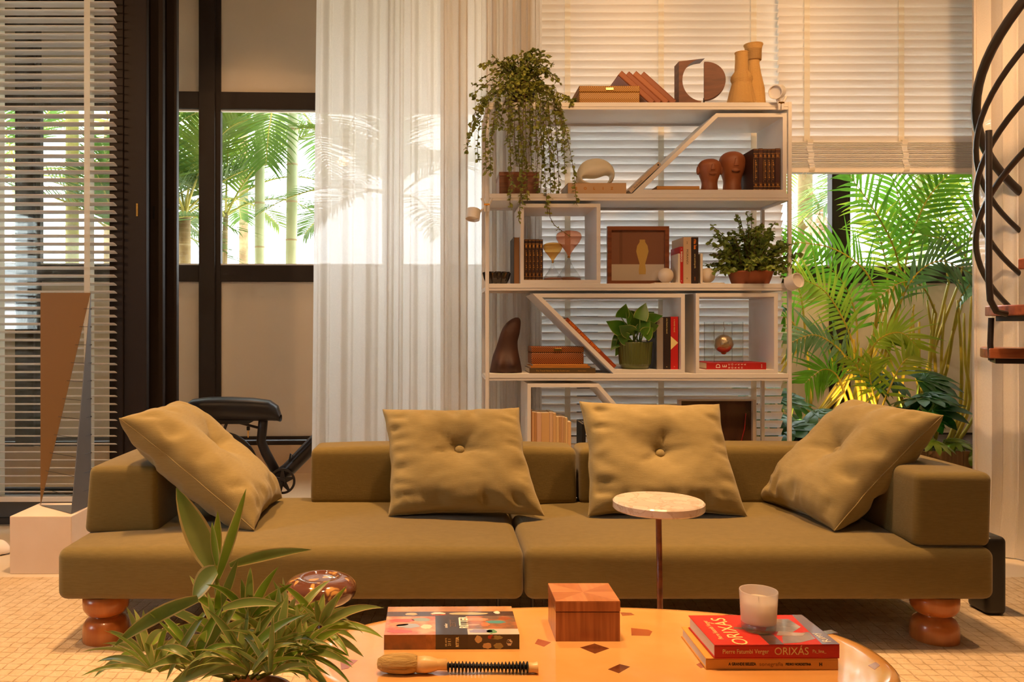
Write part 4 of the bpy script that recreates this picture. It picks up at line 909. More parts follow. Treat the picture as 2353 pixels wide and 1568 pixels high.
for a in ((.04, .09, .030, .012, (214, 84, 64)), (.03, .065, .024, .012, (236, 150, 96)), (.055, .055, .03, .014, (170, 172, 176)), (.097, .05, .013, .016, (236, 220, 176)), (.085, .095, .024, .012, (150, 160, 140)), (.035, .02, .03, .010, (206, 92, 80)),
          (.125, .136, .018, .010, (240, 214, 190)), (.125, .128, .019, .004, (224, 90, 60)), (.06, .133, .016, .009, (214, 178, 130)), (.20, .135, .05, .009, (188, 176, 130)), (.215, .095, .030, .012, (226, 140, 90)), (.235, .062, .012, .012, (236, 120, 60)),
          (.262, .078, .024, .010, (84, 150, 148)), (.285, .102, .018, .010, (160, 84, 44)), (.222, .02, .03, .012, (150, 140, 170)), (.248, .018, .012, .013, (100, 150, 110)), (.27, .142, .008, .010, (240, 234, 220)), (.21, .060, .02, .005, (200, 160, 130))): blob(*a)
for a in ((.216, .023, .009, .009, (206, 170, 110)), (.236, .008, .011, .007, (206, 164, 104)), (.262, .008, .011, .007, (160, 140, 80)), (.245, .028, .008, .005, (180, 40, 30)), (.258, .027, .014, .005, (150, 140, 84)), (.287, .016, .0068, .008, (226, 206, 176))): blob(*a, True)
# big calligraphy brush
br_ = thing('calligraphy_brush', 'large brush with soft hair and black beaded handle on the coffee table', 'brush', (.05, 1.735, TZ))
bz_ = TZ+.0205; by = 1.733; M_hair = mat('soft_brush_hair', (214, 176, 108), .8, vrgb=(180, 140, 74), vscale=30, vstretch=(.4, 6, 6), bump=.6, bscale=60, bstretch=(.3, 8, 8))
def bxp(px): return PX(px, by)
hair = [(0, bxp(866)), (.010, bxp(868)), (.0165, bxp(880)), (.0205, bxp(905)), (.0215, bxp(930)), (.019, bxp(950)), (.016, bxp(959)), (0, bxp(960))]
obj('bristles', MB().lathe(hair, (0, by, bz_), 40, axis='x', rfun=lambda a, h: 1+.03*math.sin(13*a)), M_hair, br_, smooth=True)
M_blond = mat('blond_wood', (232, 186, 122), .4, coat=.3)
obj('ferrule', MB().lathe([(0, bxp(957)), (.0165, bxp(957)), (.0178, bxp(975)), (.0162, bxp(990)), (.012, bxp(1004)), (.0115, bxp(1005)), (.0118, bxp(1027)), (0, bxp(1027))], (0, by, bz_-.002), 32, axis='x'), M_blond, br_, smooth=True, label='pale turned wooden collar')
sp_ = MB(); nb = 23
for i in range(nb):
    cx = bxp(1030+i*(1212-1030)/(nb-1)); rr_ = .0112+.001*math.sin(i*.4); wd = .0031 if i < 20 else .004
    sp_.lathe([(0, cx-wd), (rr_*.6, cx-wd*.8), (rr_, cx-wd*.15), (rr_, cx+wd*.15), (rr_*.6, cx+wd*.8), (0, cx+wd)], (0, by, bz_-.0075), 20, axis='x')
sp_.tube([(bxp(1022), by, bz_-.004), (bxp(1214), by, bz_-.0075)], .0045, 10)
obj('handle', sp_, M_black, br_, smooth=True, label='black handle of stacked discs')
obj('end_cap', MB().lathe([(0, bxp(1212)), (.0105, bxp(1212)), (.0098, bxp(1226)), (.0118, bxp(1234)), (.0118, bxp(1236)), (0, bxp(1237))], (0, by, bz_-.0085), 24, axis='x'), M_blond, br_, smooth=True)
# two books and the candle
Mlow = lying(PX(1622, 1.75), 1.75, TZ, -.01)
lowb = book('thin yellow book lying under the red book on the coffee table', Mlow, .284, .185, .025, (226, 156, 66), None, texts=[
    ('A GRANDE BELEZA', .0085, .078, M_text_k, 'spine', {'sx': .8, 'bold': .0003}), ('sonegrafia', .0115, .140, mat('brown_print', (150, 96, 40), .6), 'spine', {'sx': 1.1}), ('PEDRO NORDESTINA', .007, .198, M_text_k, 'spine', {'sx': .8, 'bold': .0003}), ('H', .009, .246, M_text_k, 'spine', {'bold': .0005})])
RBM = lying(PX(1640, 1.75), 1.745, TZ+.0255, .01)
redb = book('large red book with a candle standing on its cover', RBM, .270, .178, .0305, (206, 44, 30), None, texts=[
    ('Pierre Fatumbi Verger', .0135, .067, M_text_y, 'spine', {'sx': .82}), ('ORIXÁS', .0225, .166, M_text_y, 'spine', {'sx': .95}), ('Pa_lina_', .010, .226, M_text_y, 'spine', {'sx': .9}),
    ('ORIXÁS', .047, .062, M_text_y, 'top', {'rot': math.pi/2, 'y': .078, 'sx': .98}), ('Pierre Fatumbi Verger', .0155, .026, M_text_y, 'top', {'rot': math.pi/2, 'y': .085, 'sx': .8})])
def rpatch(poly, rgb, rgb2=None, z=.0305, sc=18):
    obj('jacket_print', MB().prism(poly, z, z+.0002, 'z').xf(RBM), mat('red_jacket_print', rgb, .3, vrgb=rgb2 or rgb, vscale=sc, coat=.3), redb)
rpatch([(.232, 0), (.270, 0), (.270, .178), (.246, .178)], (112, 62, 56))
rpatch([(.118, .0), (.150, .0), (.150, .055), (.118, .062)], (70, 44, 40), (110, 70, 60))
rpatch([(.150, .004), (.19, .010), (.232, .03), (.236, .07), (.20, .060), (.165, .045)], (60, 44, 34), (150, 110, 80), .0306)
rpatch([(.14, .075), (.20, .07), (.232, .10), (.225, .15), (.18, .15), (.16, .11)], (70, 50, 40), (170, 140, 110), .0306)
rpatch([(.155, .05), (.21, .045), (.225, .062), (.17, .075)], (206, 176, 140), (170, 130, 100), .0308)
rpatch([(.075, .09), (.118, .082), (.12, .095), (.08, .102)], (140, 96, 80), (90, 60, 50), .0306)
text('Rimy', .026, RBM @ Tm(.247, .036, .031) @ Matrix.Rotation(math.pi/2+.15, 4, 'Z'), M_text_w, redb)
cz = TZ+.0255+.0308; ccx, ccy = PX(1743, 1.835), 1.835
cd = thing('candle', 'white candle in a frosted glass tumbler on the red book', 'candle', (ccx, ccy, cz))
M_frost = glass('frosted_glass', (.95, .93, .92), rough=.3, solid=.42, body=(252, 248, 246)); M_wax = mat('candle_wax', (252, 240, 220), .5, trans=.4)
tl = lambda a, h: 1
obj('glass', MB().lathe([(0, cz+.0004), (.035, cz+.0004), (.0372, cz+.003), (.0378, cz+.018), (.0372, cz+.0185), (0, cz+.0185)], (ccx, ccy, 0), 48), glass('thick_base_glass', (.90, .92, .92), solid=.12, body=(220, 224, 226)), cd, smooth=True, label='clear thick base of the tumbler')
obj('tumbler', MB().lathe([(.0378, cz+.018), (.0415, cz+.086), (.0412, cz+.088), (.0395, cz+.087), (.0362, cz+.020), (.0, cz+.0190)], (ccx, ccy, 0), 48, cap=False), M_frost, cd, smooth=True)
obj('wax', MB().lathe([(0, cz+.020), (.0352, cz+.020), (.0378, cz+.066), (.032, cz+.0645), (0, cz+.0635)], (ccx, ccy, 0), 40), M_wax, cd, smooth=True)
obj('wick', MB().tube([(ccx, ccy, cz+.063), (ccx+.001, ccy, cz+.072)], .001, 6), M_black, cd)
# ---- marble side table
std = 2.36; sx_ = PX(1513, std); szt = PZ(1126, std+.13)
st = thing('side_table', 'small round marble topped side table on one thin stem in front of the sofa', 'table', (sx_, std, RZ))
M_marble = mat('pink_marble', (232, 206, 190), .25, vrgb=(206, 176, 156), vscale=5, bump=.0, coat=.3)
N_ = M_marble.node_tree.nodes; L_ = M_marble.node_tree.links
_t = N_.new('ShaderNodeTexCoord'); _z = N_.new('ShaderNodeTexNoise'); _z.inputs['Scale'].default_value = 9; _z.inputs['Detail'].default_value = 8; _z.inputs['Distortion'].default_value = 2.2; L_.new(_t.outputs['Object'], _z.inputs['Vector'])
_r = N_.new('ShaderNodeValToRGB'); e = _r.color_ramp.elements; e[0].position = .47; e[0].color = lin((212, 198, 188)); e[1].position = .53; e[1].color = lin((206, 190, 180)); q = _r.color_ramp.elements.new(.50); q.color = lin((190, 168, 152)); L_.new(_z.outputs['Fac'], _r.inputs[0]); L_.new(_r.outputs[0], N_['Principled BSDF'].inputs['Base Color'])
R_ = .130; sz_ = EYE-(1150-CY)*std/F
obj('tabletop', MB().lathe([(0, sz_-.026), (R_-.004, sz_-.026), (R_, sz_-.022), (R_, sz_-.004), (R_-.004, sz_), (0, sz_)], (sx_, std, 0), 72), M_marble, st, smooth=False, bevel=.0)
obj('stem', MB().tube([(sx_, std, sz_-.026), (PX(1520, std), std, RZ+.01)], .0085, 16), M_walnut, st, smooth=True)
obj('base', MB().lathe([(.11, RZ), (.11, RZ+.008), (.02, RZ+.014), (0, RZ+.014)], (PX(1520, std), std, 0), 40), M_walnut, st, bevel=.001)
# ---- pebble topped little table
pbd = 2.33; pcx = PX(737, pbd); pz = PZ(1356, pbd)
pb = thing('drink_table', 'little table with a glossy pebble shaped amber resin top behind the leafy plant', 'table', (pcx, pbd, RZ))
M_resin = mat('amber_terrazzo_resin', (120, 74, 54), .08, coat=1)
N_ = M_resin.node_tree.nodes; L_ = M_resin.node_tree.links
_t = N_.new('ShaderNodeTexCoord'); _z = N_.new('ShaderNodeTexVoronoi'); _z.inputs['Scale'].default_value = 30; _q = N_.new('ShaderNodeTexNoise'); _q.inputs['Scale'].default_value = 14; L_.new(_t.outputs['Object'], _q.inputs['Vector']); _w = N_.new('ShaderNodeVectorMath'); _w.operation = 'MULTIPLY_ADD'; _w.inputs[1].default_value = (.09, .09, .09); L_.new(_q.outputs['Color'], _w.inputs[0]); L_.new(_t.outputs['Object'], _w.inputs[2]); L_.new(_w.outputs[0], _z.inputs['Vector'])
_r = N_.new('ShaderNodeValToRGB'); e = _r.color_ramp.elements; e[0].position = .22; e[0].color = lin((204, 150, 84)); e[1].position = .34; e[1].color = lin((104, 62, 46)); L_.new(_z.outputs['Distance'], _r.inputs[0]); L_.new(_r.outputs[0], N_['Principled BSDF'].inputs['Base Color'])
pr = [(0, -.040), (.045, -.040), (.078, -.033), (.098, -.016), (.1055, .004), (.100, .021), (.084, .033), (.062, .039), (.055, .0395), (.051, .036), (.047, .031), (0, .030)]
obj('tabletop', MB().lathe([(r, h+pz) for r, h in pr], (pcx, pbd, 0), 64), M_resin, pb, smooth=True, sub=1)
obj('stem', MB().tube([(pcx, pbd, pz-.038), (pcx, pbd, RZ+.008)], .008, 14), mat('dark_red_stem', (92, 34, 24), .3), pb, smooth=True)
obj('base', MB().lathe([(.09, RZ), (.09, RZ+.008), (.015, RZ+.014), (0, RZ+.014)], (pcx, pbd, 0), 36), M_iron, pb)

# ================================================================ plinth and folded metal sculpture at the left
pd0, pd1 = 3.54, 3.81; px0, px1 = PX(22, pd0), PX(164, pd0); pzt = PZ(1187, pd0)
obj('plinth', MB().box(px0, px1, pd0, pd1, 0, pzt), mat('white_plinth', (234, 214, 196), .6, vrgb=(226, 204, 182), vscale=4), bevel=.003, label='white square plinth carrying the folded metal sculpture', cat='plinth')
fs = thing('metal_sculpture', 'folded metal sculpture of two triangles laced with black wires on the plinth', 'sculpture', ((px0+px1)/2, 3.7, pzt))
def at_z(px, py, z):
    d = (EYE-z)*F/(py-CY); return Vector((PX(px, d), d, z))
zz0 = pzt+.002
B2, B3, B4 = at_z(93, 1162, zz0), at_z(163, 1181, zz0), at_z(208, 1161, zz0)
topz = EYE-(673-CY)*B2.y/F
T0p = Vector((B2.x, B2.y, topz)); T1p = Vector((B4.x, B4.y, topz))
def plate(name, pts, m, th):
    a = (pts[1]-pts[0]).cross(pts[2]-pts[0]).normalized()*th; n = len(pts)
    mb = MB().add([p for p in pts]+[p+a for p in pts], [tuple(range(n)), tuple(range(2*n-1, n-1, -1))]+[(i, i+n, (i+1) % n+n, (i+1) % n) for i in range(n)])
    return obj(name, mb, m, fs)
M_ochre = mat('ochre_painted_steel', (124, 90, 44), .5); M_gris = mat('grey_painted_steel', (96, 96, 100), .5)
plate('ochre_plate', [B2, T0p, T1p], M_ochre, .003); plate('grey_plate', [B3, B4, T1p], M_gris, .003); plate('base_plate', [B2, B3, B4], M_gris, .0015)
for k in range(11):
    z = PZ(1123-k*41.3, 3.75); ta_ = (z-zz0)/(topz-zz0)
    a = B2.lerp(T1p, ta_); b = B3.lerp(T1p, ta_); c = B4.lerp(T1p, ta_)
    obj('wire', MB().tube([a+Vector((-.012, -.004, 0)), b+Vector((0, -.003, 0)), c+Vector((.004, -.004, 0))], .0011, 5), M_black, fs)
    obj('wire_end', MB().sphere(c+Vector((.004, -.004, 0)), .0038, 8, 6), M_black, fs)
wh = MB().sphere((0, 0, .03), (.075, .05, .042), 24, 16)
for v in wh.v: v.z = max(0, v.z+.018*noise.noise(v*18)); v.x += .02*noise.noise(v*14+Vector((3, 1, 2)))
obj('stone_ornament', wh.xf(Tm(PX(-12, 3.85), 3.85, 0)), mat('white_stone', (238, 226, 216), .6), smooth=True, label='small white stone ornament on the floor at the left edge', cat='ornament', sub=1)

# ================================================================ spiral staircase at the right edge
scx, scy, sR = 2.83, 3.2, .60
sp2 = thing('spiral_staircase', 'dark iron spiral staircase with wooden treads and curving rails', 'staircase', (scx, scy, 0))
obj('centre_pole', MB().tube([(scx, scy, 0), (scx, scy, 3.3)], .05, 20), M_iron, sp2, smooth=True)
def helix(zl, r, a0=-75, a1=75, n=40, hgt=.0072):
    pts = []
    for i in range(n+1):
        a = a0+(a1-a0)*i/n; th = math.radians(180-a)      # a>0: front side rising
        pts.append((scx+sR*math.cos(th), scy-sR*math.sin(math.radians(a)), zl+a*hgt))
    return MB().tube(pts, r, 10)
for i, zl in enumerate((2.267, 2.085, 1.885, 1.687)):
    obj('handrail' if i == 0 else 'curved_rail', helix(zl, .019 if i == 0 else .0115, -150, 45), M_iron, sp2, smooth=True)
def tread(zt, a0, a1, r1=.585):
    n = 8; pts = [(.05, a0), (.05, a1)]; outer = [(r1, a1+(a0-a1)*i/n) for i in range(n+1)]
    poly = [(scx-r*math.cos(math.radians(a)), scy-r*math.sin(math.radians(a))) for r, a in pts+outer]
    obj('tread', MB().prism(poly, zt-.042, zt, 'z'), M_tread, sp2, bevel=.004)
    inner = [(scx-r*math.cos(math.radians(a)), scy-r*math.sin(math.radians(a))) for r, a in ((.05, a0+3), (.05, a1-3), (r1-.03, a1-3), (r1-.03, a0+3))]
    obj('tread_frame', MB().prism(inner, zt-.064, zt-.042, 'z'), M_iron, sp2, bevel=.002)
    return [(scx-r1*.98*math.cos(math.radians(a)), scy-r1*.98*math.sin(math.radians(a))) for a in (a0+2, a1-2)]
M_tread = mat('tread_wood', (176, 98, 58), .4, vrgb=(140, 70, 38), vscale=5, vstretch=(1, 8, 8), coat=.3)
for k, (py, a0, a1) in enumerate(((803, -44, -14), (700, -20, 10), (592, 4, 34), (484, 28, 58))):
    zt = PZ(py, 3.2-.05*k); e0, e1 = tread(zt, a0, a1)
    if k < 2:
        up = PZ((700, 592)[k], 3.15)-.05
        obj('riser_bar', MB().tube([(e1[0], e1[1], zt-.05), (e1[0]-.004, e1[1], zt+.02), (e1[0], e1[1], up)], .011, 10), M_iron, sp2)
xp = PX(2272, 3.2)
obj('newel_bar', MB().tube([(xp, 3.2, PZ(300, 3.2)), (xp, 3.2, PZ(640, 3.2)), (xp+.006, 3.2, PZ(690, 3.2)), (xp+.03, 3.2, PZ(716, 3.2)), (xp+.07, 3.2, PZ(722, 3.2))], .012, 10), M_iron, sp2)
spk = obj('floor_pedestal', rbox(PX(2243, 3.06), PX(2243, 3.06)+.078, 3.0, 3.12, RZ, .30, .02), M_black, smooth=True, label='black rounded floor pedestal just behind the right end of the sofa', cat='pedestal')

# ================================================================ folding bicycle outside the door opening
bd = 4.92
def bp(px, py, o=0): return P(px, py, bd+o)
bk_ = thing('bicycle', 'small black folding bicycle with a long padded saddle behind the left cushion', 'bicycle', (PX(640, bd), bd, 0))
M_sad = mat('saddle_vinyl', (40, 36, 38), .38)
sil = [(428, 925, 4), (432, 936, 13), (445, 940, 22), (480, 943, 27), (530, 944, 28), (580, 945, 27), (620, 946, 24), (638, 950, 18), (645, 957, 8)]
def sadf(u, v):
    i = v*(len(sil)-1); k = min(int(i), len(sil)-2); f = i-k; a = [sil[k][j]*(1-f)+sil[k+1][j]*f for j in range(3)]
    th = 2*math.pi*u; c, s = math.cos(th), math.sin(th); hy = a[2]*1.05
    pt = bp(a[0], a[1]-hy*.35-hy*(abs(s)**.7)*math.copysign(1, s)*(1 if s > 0 else .85)+8); pt.y += .085*(.5+.5*math.sin(math.pi*min(1, v*1.1)))*math.copysign(abs(c)**.7, c); return pt
obj('saddle', MB().grid(sadf, 28, 33, True), M_sad, bk_, smooth=True)
obj('saddle_base', MB().prism([(bp(470, 0).x, bp(0, 955).z), (bp(500, 0).x, bp(0, 973).z), (bp(575, 0).x, bp(0, 973).z), (bp(600, 0).x, bp(0, 955).z)], bd-.05, bd+.05), M_black, bk_, bevel=.006)
M_bike = mat('bike_black_paint', (44, 36, 34), .35)
obj('seat_tube', MB().tube([bp(606, 955), bp(603, 985), bp(600, 1015), bp(610, 1040), bp(637, 1090)], [.029, .029, .029, .030, .030], 14), M_bike, bk_, smooth=True)
for o in (-.04, .04):
    obj('stay', MB().tube([bp(505, 955, o), bp(524, 965, o), bp(592, 983, o*.4)], .008, 8), M_bike, bk_, smooth=True)
    obj('stay', MB().tube([bp(524, 964, o), bp(507, 1010, o), bp(470, 1090, o), bp(520, 1135, o)], .009, 8), M_bike, bk_, smooth=True)
    obj('chain_stay', MB().tube([bp(520, 1135, o), bp(640, 1108, o*.6)], .010, 8), M_bike, bk_, smooth=True)
obj('brace', MB().tube([bp(507, 1003, -.04), bp(520, 1008, .04)], .012, 8), M_bike, bk_)
dt = [bp(632, 1098), bp(662, 1080), bp(745, 995), bp(800, 940)]
obj('down_tube', MB().tube(dt, [.036, .044, .046, .040], 16), M_bike, bk_, smooth=True)
obj('battery_seam', MB().tube([bp(672, 1062, -.045), bp(742, 990, -.046)], .004, 6), M_black, bk_)
obj('lever', MB().tube([bp(664, 1062, -.03), bp(668, 1043, -.03), bp(676, 1052, -.03)], .006, 8), M_black, bk_)
def wheel(c, r):
    w = thing_part('wheel', c)
    to = MB(); n = 40
    to.grid(lambda u, v: Vector(c)+Vector(((r+.022*math.cos(2*math.pi*v))*math.cos(2*math.pi*u), .020*math.sin(2*math.pi*v), (r+.022*math.cos(2*math.pi*v))*math.sin(2*math.pi*u))), n, 11, True)
    t = obj('tyre', to, mat('tyre_rubber', (30, 26, 26), .8), bk_, smooth=True)
    obj('fender', MB().tube([Vector(c)+Vector((math.cos(a)*(r+.04), 0, math.sin(a)*(r+.04))) for a in [math.radians(20+8*i) for i in range(16)]], .018, 8, flat=.35), M_bike, bk_, smooth=True)
    obj('rim', MB().grid(lambda u, v: Vector(c)+Vector(((r-.022+.006*math.cos(2*math.pi*v))*math.cos(2*math.pi*u), .012*math.sin(2*math.pi*v), (r-.022+.006*math.cos(2*math.pi*v))*math.sin(2*math.pi*u))), n, 9, True), M_black, bk_, smooth=True)
    sp = MB()
    for i in range(16):
        a = 2*math.pi*i/16; sp.tube([c, Vector(c)+Vector(((r-.02)*math.cos(a), 0, (r-.02)*math.sin(a)))], .0015, 4)
    sp.tube([Vector(c)-Vector((0, .05, 0)), Vector(c)+Vector((0, .05, 0))], .025, 12); obj('spokes', sp, M_iron, bk_)
def thing_part(n, c): return None
wheel(Vector((PX(508, bd), bd, .215)), .17); wheel(Vector((PX(508, bd)+.98, bd, .215)), .17)
hx = PX(508, bd)+.98
obj('fork', MB().tube([(hx, bd-.04, .215), (hx-.06, bd, .44), bp(800, 940)], .016, 8), M_bike, bk_, smooth=True)
cr = bp(649, 1106, -.055)
ch = MB(); R2 = .078
ch.ring([(cr.x+R2*math.cos(2*math.pi*i/48), cr.z+R2*math.sin(2*math.pi*i/48)) for i in range(48)], [(cr.x+R2*.82*math.cos(2*math.pi*i/48), cr.z+R2*.82*math.sin(2*math.pi*i/48)) for i in range(48)], cr.y-.004, cr.y+.004)
for i in range(5):
    a = 2*math.pi*i/5+.3; ux, uz = math.cos(a), math.sin(a); q = R2*.84
    ch.prism([(cr.x-uz*.020, cr.z+ux*.020), (cr.x+uz*.020, cr.z-ux*.020), (cr.x+ux*q+uz*.007, cr.z+uz*q-ux*.007), (cr.x+ux*q-uz*.007, cr.z+uz*q+ux*.007)], cr.y-.004, cr.y+.004)
ch.lathe([(0, cr.y-.012), (.022, cr.y-.010), (.022, cr.y+.05), (0, cr.y+.05)], (cr.x, 0, cr.z), 24, axis='y')
obj('chainring', ch, M_iron, bk_, bevel=.001)
obj('crank_arm', MB().tube([cr+Vector((0, -.012, 0)), cr+Vector((.065, -.014, .045)), cr+Vector((.10, -.016, -.14))][:1]+[cr+Vector((-.03, -.016, -.13))], .012, 10), M_iron, bk_)
ky = bp(572, 985)
obj('key', MB().box(ky.x-.014, ky.x+.006, ky.y-.006, ky.y+.006, ky.z-.012, ky.z+.012), M_black, bk_, bevel=.004, label='black headed ignition key'); obj('key_blade', MB().box(ky.x-.008, ky.x-.001, ky.y-.001, ky.y+.001, ky.z-.055, ky.z-.012), M_brass, bk_)
# ================================================================ plants
def leafmat(name, a, b, rough=.4, trans=.3, sc=14):
    return mat(name, a, rough, vrgb=b, vscale=sc, trans=trans)
M_palm = leafmat('palm_green', (92, 128, 48), (66, 100, 34), .45, .4, 5)
M_palm2 = leafmat('palm_yellow_green', (124, 146, 52), (92, 118, 36), .45, .4, 5)
M_areca = leafmat('areca_green', (118, 174, 48), (78, 132, 34), .32, .5, 6)
M_areca2 = leafmat('areca_yellow_green', (170, 184, 56), (124, 156, 44), .32, .5, 6)
M_areca3 = leafmat('areca_blue_green', (128, 160, 112), (84, 124, 72), .25, .4, 6)
M_cane = mat('areca_cane', (196, 166, 46), .45, vrgb=(160, 146, 44), vscale=8)
M_dleaf = leafmat('deep_green_leaf', (40, 92, 34), (26, 70, 26), .3, .22, 8)
M_mleaf = leafmat('mid_green_leaf', (74, 120, 40), (50, 98, 32), .35, .28, 10)
M_stem = mat('green_stem', (96, 120, 46), .5)
M_twig = mat('brown_twig', (104, 76, 44), .7)
def smoothpts(cp, n):
    out = []; m = len(cp)-1
    for i in range(n+1):
        t = i/n*m; k = min(int(t), m-1); f = t-k; p0 = cp[max(k-1, 0)]; p1 = cp[k]; p2 = cp[k+1]; p3 = cp[min(k+2, m)]
        out.append(.5*((2*p1)+(p2-p0)*f+(2*p0-5*p1+4*p2-p3)*f*f+(3*p1-p0-3*p2+p3)*f**3))
    return out
def blade(mb, pts, ws, side, up, fold=.25, edge=0):
    """leaf along pts; half-widths ws; side vector; folded along the midrib; edge>0 gives a pale margin (material 1)"""
    cols = [-1, -edge, 0, edge, 1] if edge else [-1, 0, 1]
    n = len(cols); o = len(mb.v)
    for p, w, s, q in zip(pts, ws, side, up):
        for c in cols: mb.v.append(p+s*(c*w)+q*(abs(c)*w*fold))
    for i in range(len(pts)-1):
        for j in range(n-1):
            mb.f.append([o+i*n+j, o+i*n+j+1, o+(i+1)*n+j+1, o+(i+1)*n+j]); mb.m.append(1 if edge and j in (0, n-2) else 0)
def curve_leaf(mb, base, d, L, w, droop=.5, nseg=6, fold=.25, edge=0, twist=0, shape=None, upv=None, curl=0):
    d = Vector(d).normalized(); up0 = Vector(upv) if upv else Vector((0, 0, 1))
    s0 = d.cross(up0)
    if s0.length < .05: s0 = d.cross(Vector((0, 1, 0)))
    s0.normalize()
    if twist: s0 = Matrix.Rotation(twist, 3, d) @ s0
    pts, ws, sd, ups = [], [], [], []; p = Vector(base); dd = d.copy()
    for i in range(nseg+1):
        t = i/nseg
        pts.append(p.copy()); ws.append(w*(shape(t) if shape else math.sin(math.pi*min(1, .08+t*.92))**.8)); q = s0.cross(dd).normalized(); sd.append(s0); ups.append(q)
        dd = (dd+Vector((0, 0, -1))*droop/nseg+s0*curl/nseg).normalized(); p = p+dd*(L/nseg)
    blade(mb, pts, ws, sd, ups, fold, edge); return pts[-1]
def frond(base, az, el, L, droop, leaflet, nl, w=.011, vang=.5, rnd=random, rr=.007, hang=.35, bare=.22, sweep=.9):
    """pinnate palm frond: arched rachis and two rows of leaflets"""
    mb = MB(); d = Vector((math.cos(az)*math.cos(el), math.sin(az)*math.cos(el), math.sin(el)))
    hz = Vector((-math.sin(az), math.cos(az), 0)); n = 22; pts = []; p = Vector(base); dirs = []
    for i in range(n+1):
        pts.append(p.copy()); dirs.append(d.copy()); d = (d+Vector((0, 0, -1))*droop/n).normalized(); p = p+d*(L/n)
    mb.cur = 1; mb.tube(pts, [rr*(1-.8*i/n) for i in range(n+1)], 5, False); mb.cur = 0
    for k in range(nl):
        t = bare+(1-bare)*(k+.5)/nl; i = min(int(t*n), n-1); f = t*n-i
        c = pts[i].lerp(pts[i+1], f); dd = dirs[i]; up = hz.cross(dd).normalized()*-1
        if up.z < 0: up = -up
        u = (t-bare)/(1-bare); ll = leaflet*(.45+.75*math.sin(math.pi*min(1, .18+u*.72)))*rnd.uniform(.88, 1.08)
        for s in (-1, 1):
            ld = (hz*s+dd*(sweep*(.5+.8*u))+up*vang*rnd.uniform(.7, 1.2)).normalized()
            curve_leaf(mb, c, ld, ll, w, hang*rnd.uniform(.6, 1.4), 4, .12, shape=lambda q: (.55+.45*math.sin(math.pi*min(1, q*1.6)))*(1-q**3)+.02, upv=up)
    for v in mb.v:                                        # plants keep between the walls that hold them in
        if base[1] < 6.2: v.y = 5.30+.56*math.tanh((v.y-5.30)/.56); v.x = 3.8+.35*math.tanh((v.x-3.8)/.35) if v.x > 3.8 else v.x
        elif v.y < 6.95: v.y = 6.95-.5*math.tanh((6.95-v.y)/.5)
    return mb
def trunk(name, pts, r, m, parent, rings=0, ringm=None):
    o = obj(name, MB().tube(pts, r, 16), m, parent, smooth=True)
    if rings:
        for i in range(rings):
            t = (i+.5)/rings*(len(pts)-1); k = int(t); q = Vector(pts[k]).lerp(Vector(pts[k+1]), t-k); rad = (r[k] if isinstance(r, list) else r)
            obj('trunk_ring', MB().lathe([(rad*1.0, -.008), (rad*1.06, 0), (rad*1.0, .008)], q, 20, cap=False), ringm, parent, smooth=True)
    return o
M_trk = mat('bamboo_palm_trunk', (186, 194, 156), .6, vrgb=(160, 172, 130), vscale=4); M_ringm = mat('trunk_scar', (168, 152, 118), .8); M_trkb = mat('sheathed_trunk', (158, 138, 98), .8, vrgb=(120, 96, 62), vscale=8); M_trky = mat('yellow_trunk', (196, 186, 92), .6, vrgb=(160, 160, 80), vscale=5)
def palm(label, px, d, r, zcrown, nf, L, tm, seed, lean=0, rings=9, name='palm_tree', mm=None, el=(.1, 1.1), azs=None, leaflet=.38, nl=30, droop=(.9, 1.6), w=.014):
    rnd = random.Random(seed); x = PX(px, d); root = thing(name, label, 'palm', (x, d, 0))
    pts = [(x+lean*z, d, z) for z in (0, .6, 1.2, 1.8, 2.4, 3.0) if z < zcrown]+[(x+lean*zcrown, d, zcrown)]
    trunk('trunk', pts, [r*(1.05-.12*i/len(pts)) for i in range(len(pts))], tm, root, rings, M_ringm)
    for i in range(nf):
        az = azs[i % len(azs)]+rnd.uniform(-.25, .25) if azs else 2*math.pi*i/nf+rnd.uniform(-.3, .3)
        m = mm or rnd.choice((M_palm, M_palm, M_palm2))
        obj('frond', frond((x+lean*zcrown, d, zcrown+rnd.uniform(-.06, .06)), az, rnd.uniform(*el), L*rnd.uniform(.8, 1.1), rnd.uniform(*droop), leaflet, nl, w, .35, rnd, .012), [m, M_trky], root)
    return root
pi = math.pi
palm('slim bamboo palm with a green ringed trunk seen through the open doorway', 597, 7.4, .046, 3.25, 8, 1.5, M_trk, 1, lean=.0, azs=[.2, 2.9, -1.2, 1.6, 3.6, 5.6, .9, 2.2])
palm('pale trunked palm right of the slim bamboo palm, beside the curtain edge', 664, 7.1, .050, 2.95, 8, 1.5, M_trk, 2, lean=.012, azs=[3.3, -.3, .3, 4.6, 2.6, 1.6, 5.4, 3.7])
palm('young palm with a low crown behind the dark post of the garden wall', 508, 7.7, .026, 2.15, 9, 1.25, M_trkb, 3, lean=.02, rings=4, azs=[-.25, 3.3, .25, 2.8, -1.3, 1.7, .6, 2.3, 4.2], el=(.25, 1.2))
palm('palm with a brown sheathed trunk just right of the stacked doors', 424, 7.2, .055, 2.05, 10, 1.2, M_trkb, 4, rings=2, azs=[.2, 2.9, -.9, 1.6, 3.6, 5.6, .9, 2.2, 1.2, 4.4], el=(.5, 1.3))
palm('yellow trunked palm seen through the open-slatted blind', 166, 6.9, .055, 3.0, 9, 1.4, M_trky, 5, rings=7, azs=[.0, .4, -.5, 2.9, 3.5, 1.6, 5.2, 4.4, .8])
palm('bushy palm filling the pane between the blind and the stacked doors', 285, 7.0, .04, 1.75, 11, 1.3, M_trkb, 6, rings=2, azs=[.1, 2.9, -.9, 1.6, 3.6, 5.6, .9, 2.2, 1.2, 4.4, 2.6], el=(.6, 1.35), mm=M_palm)
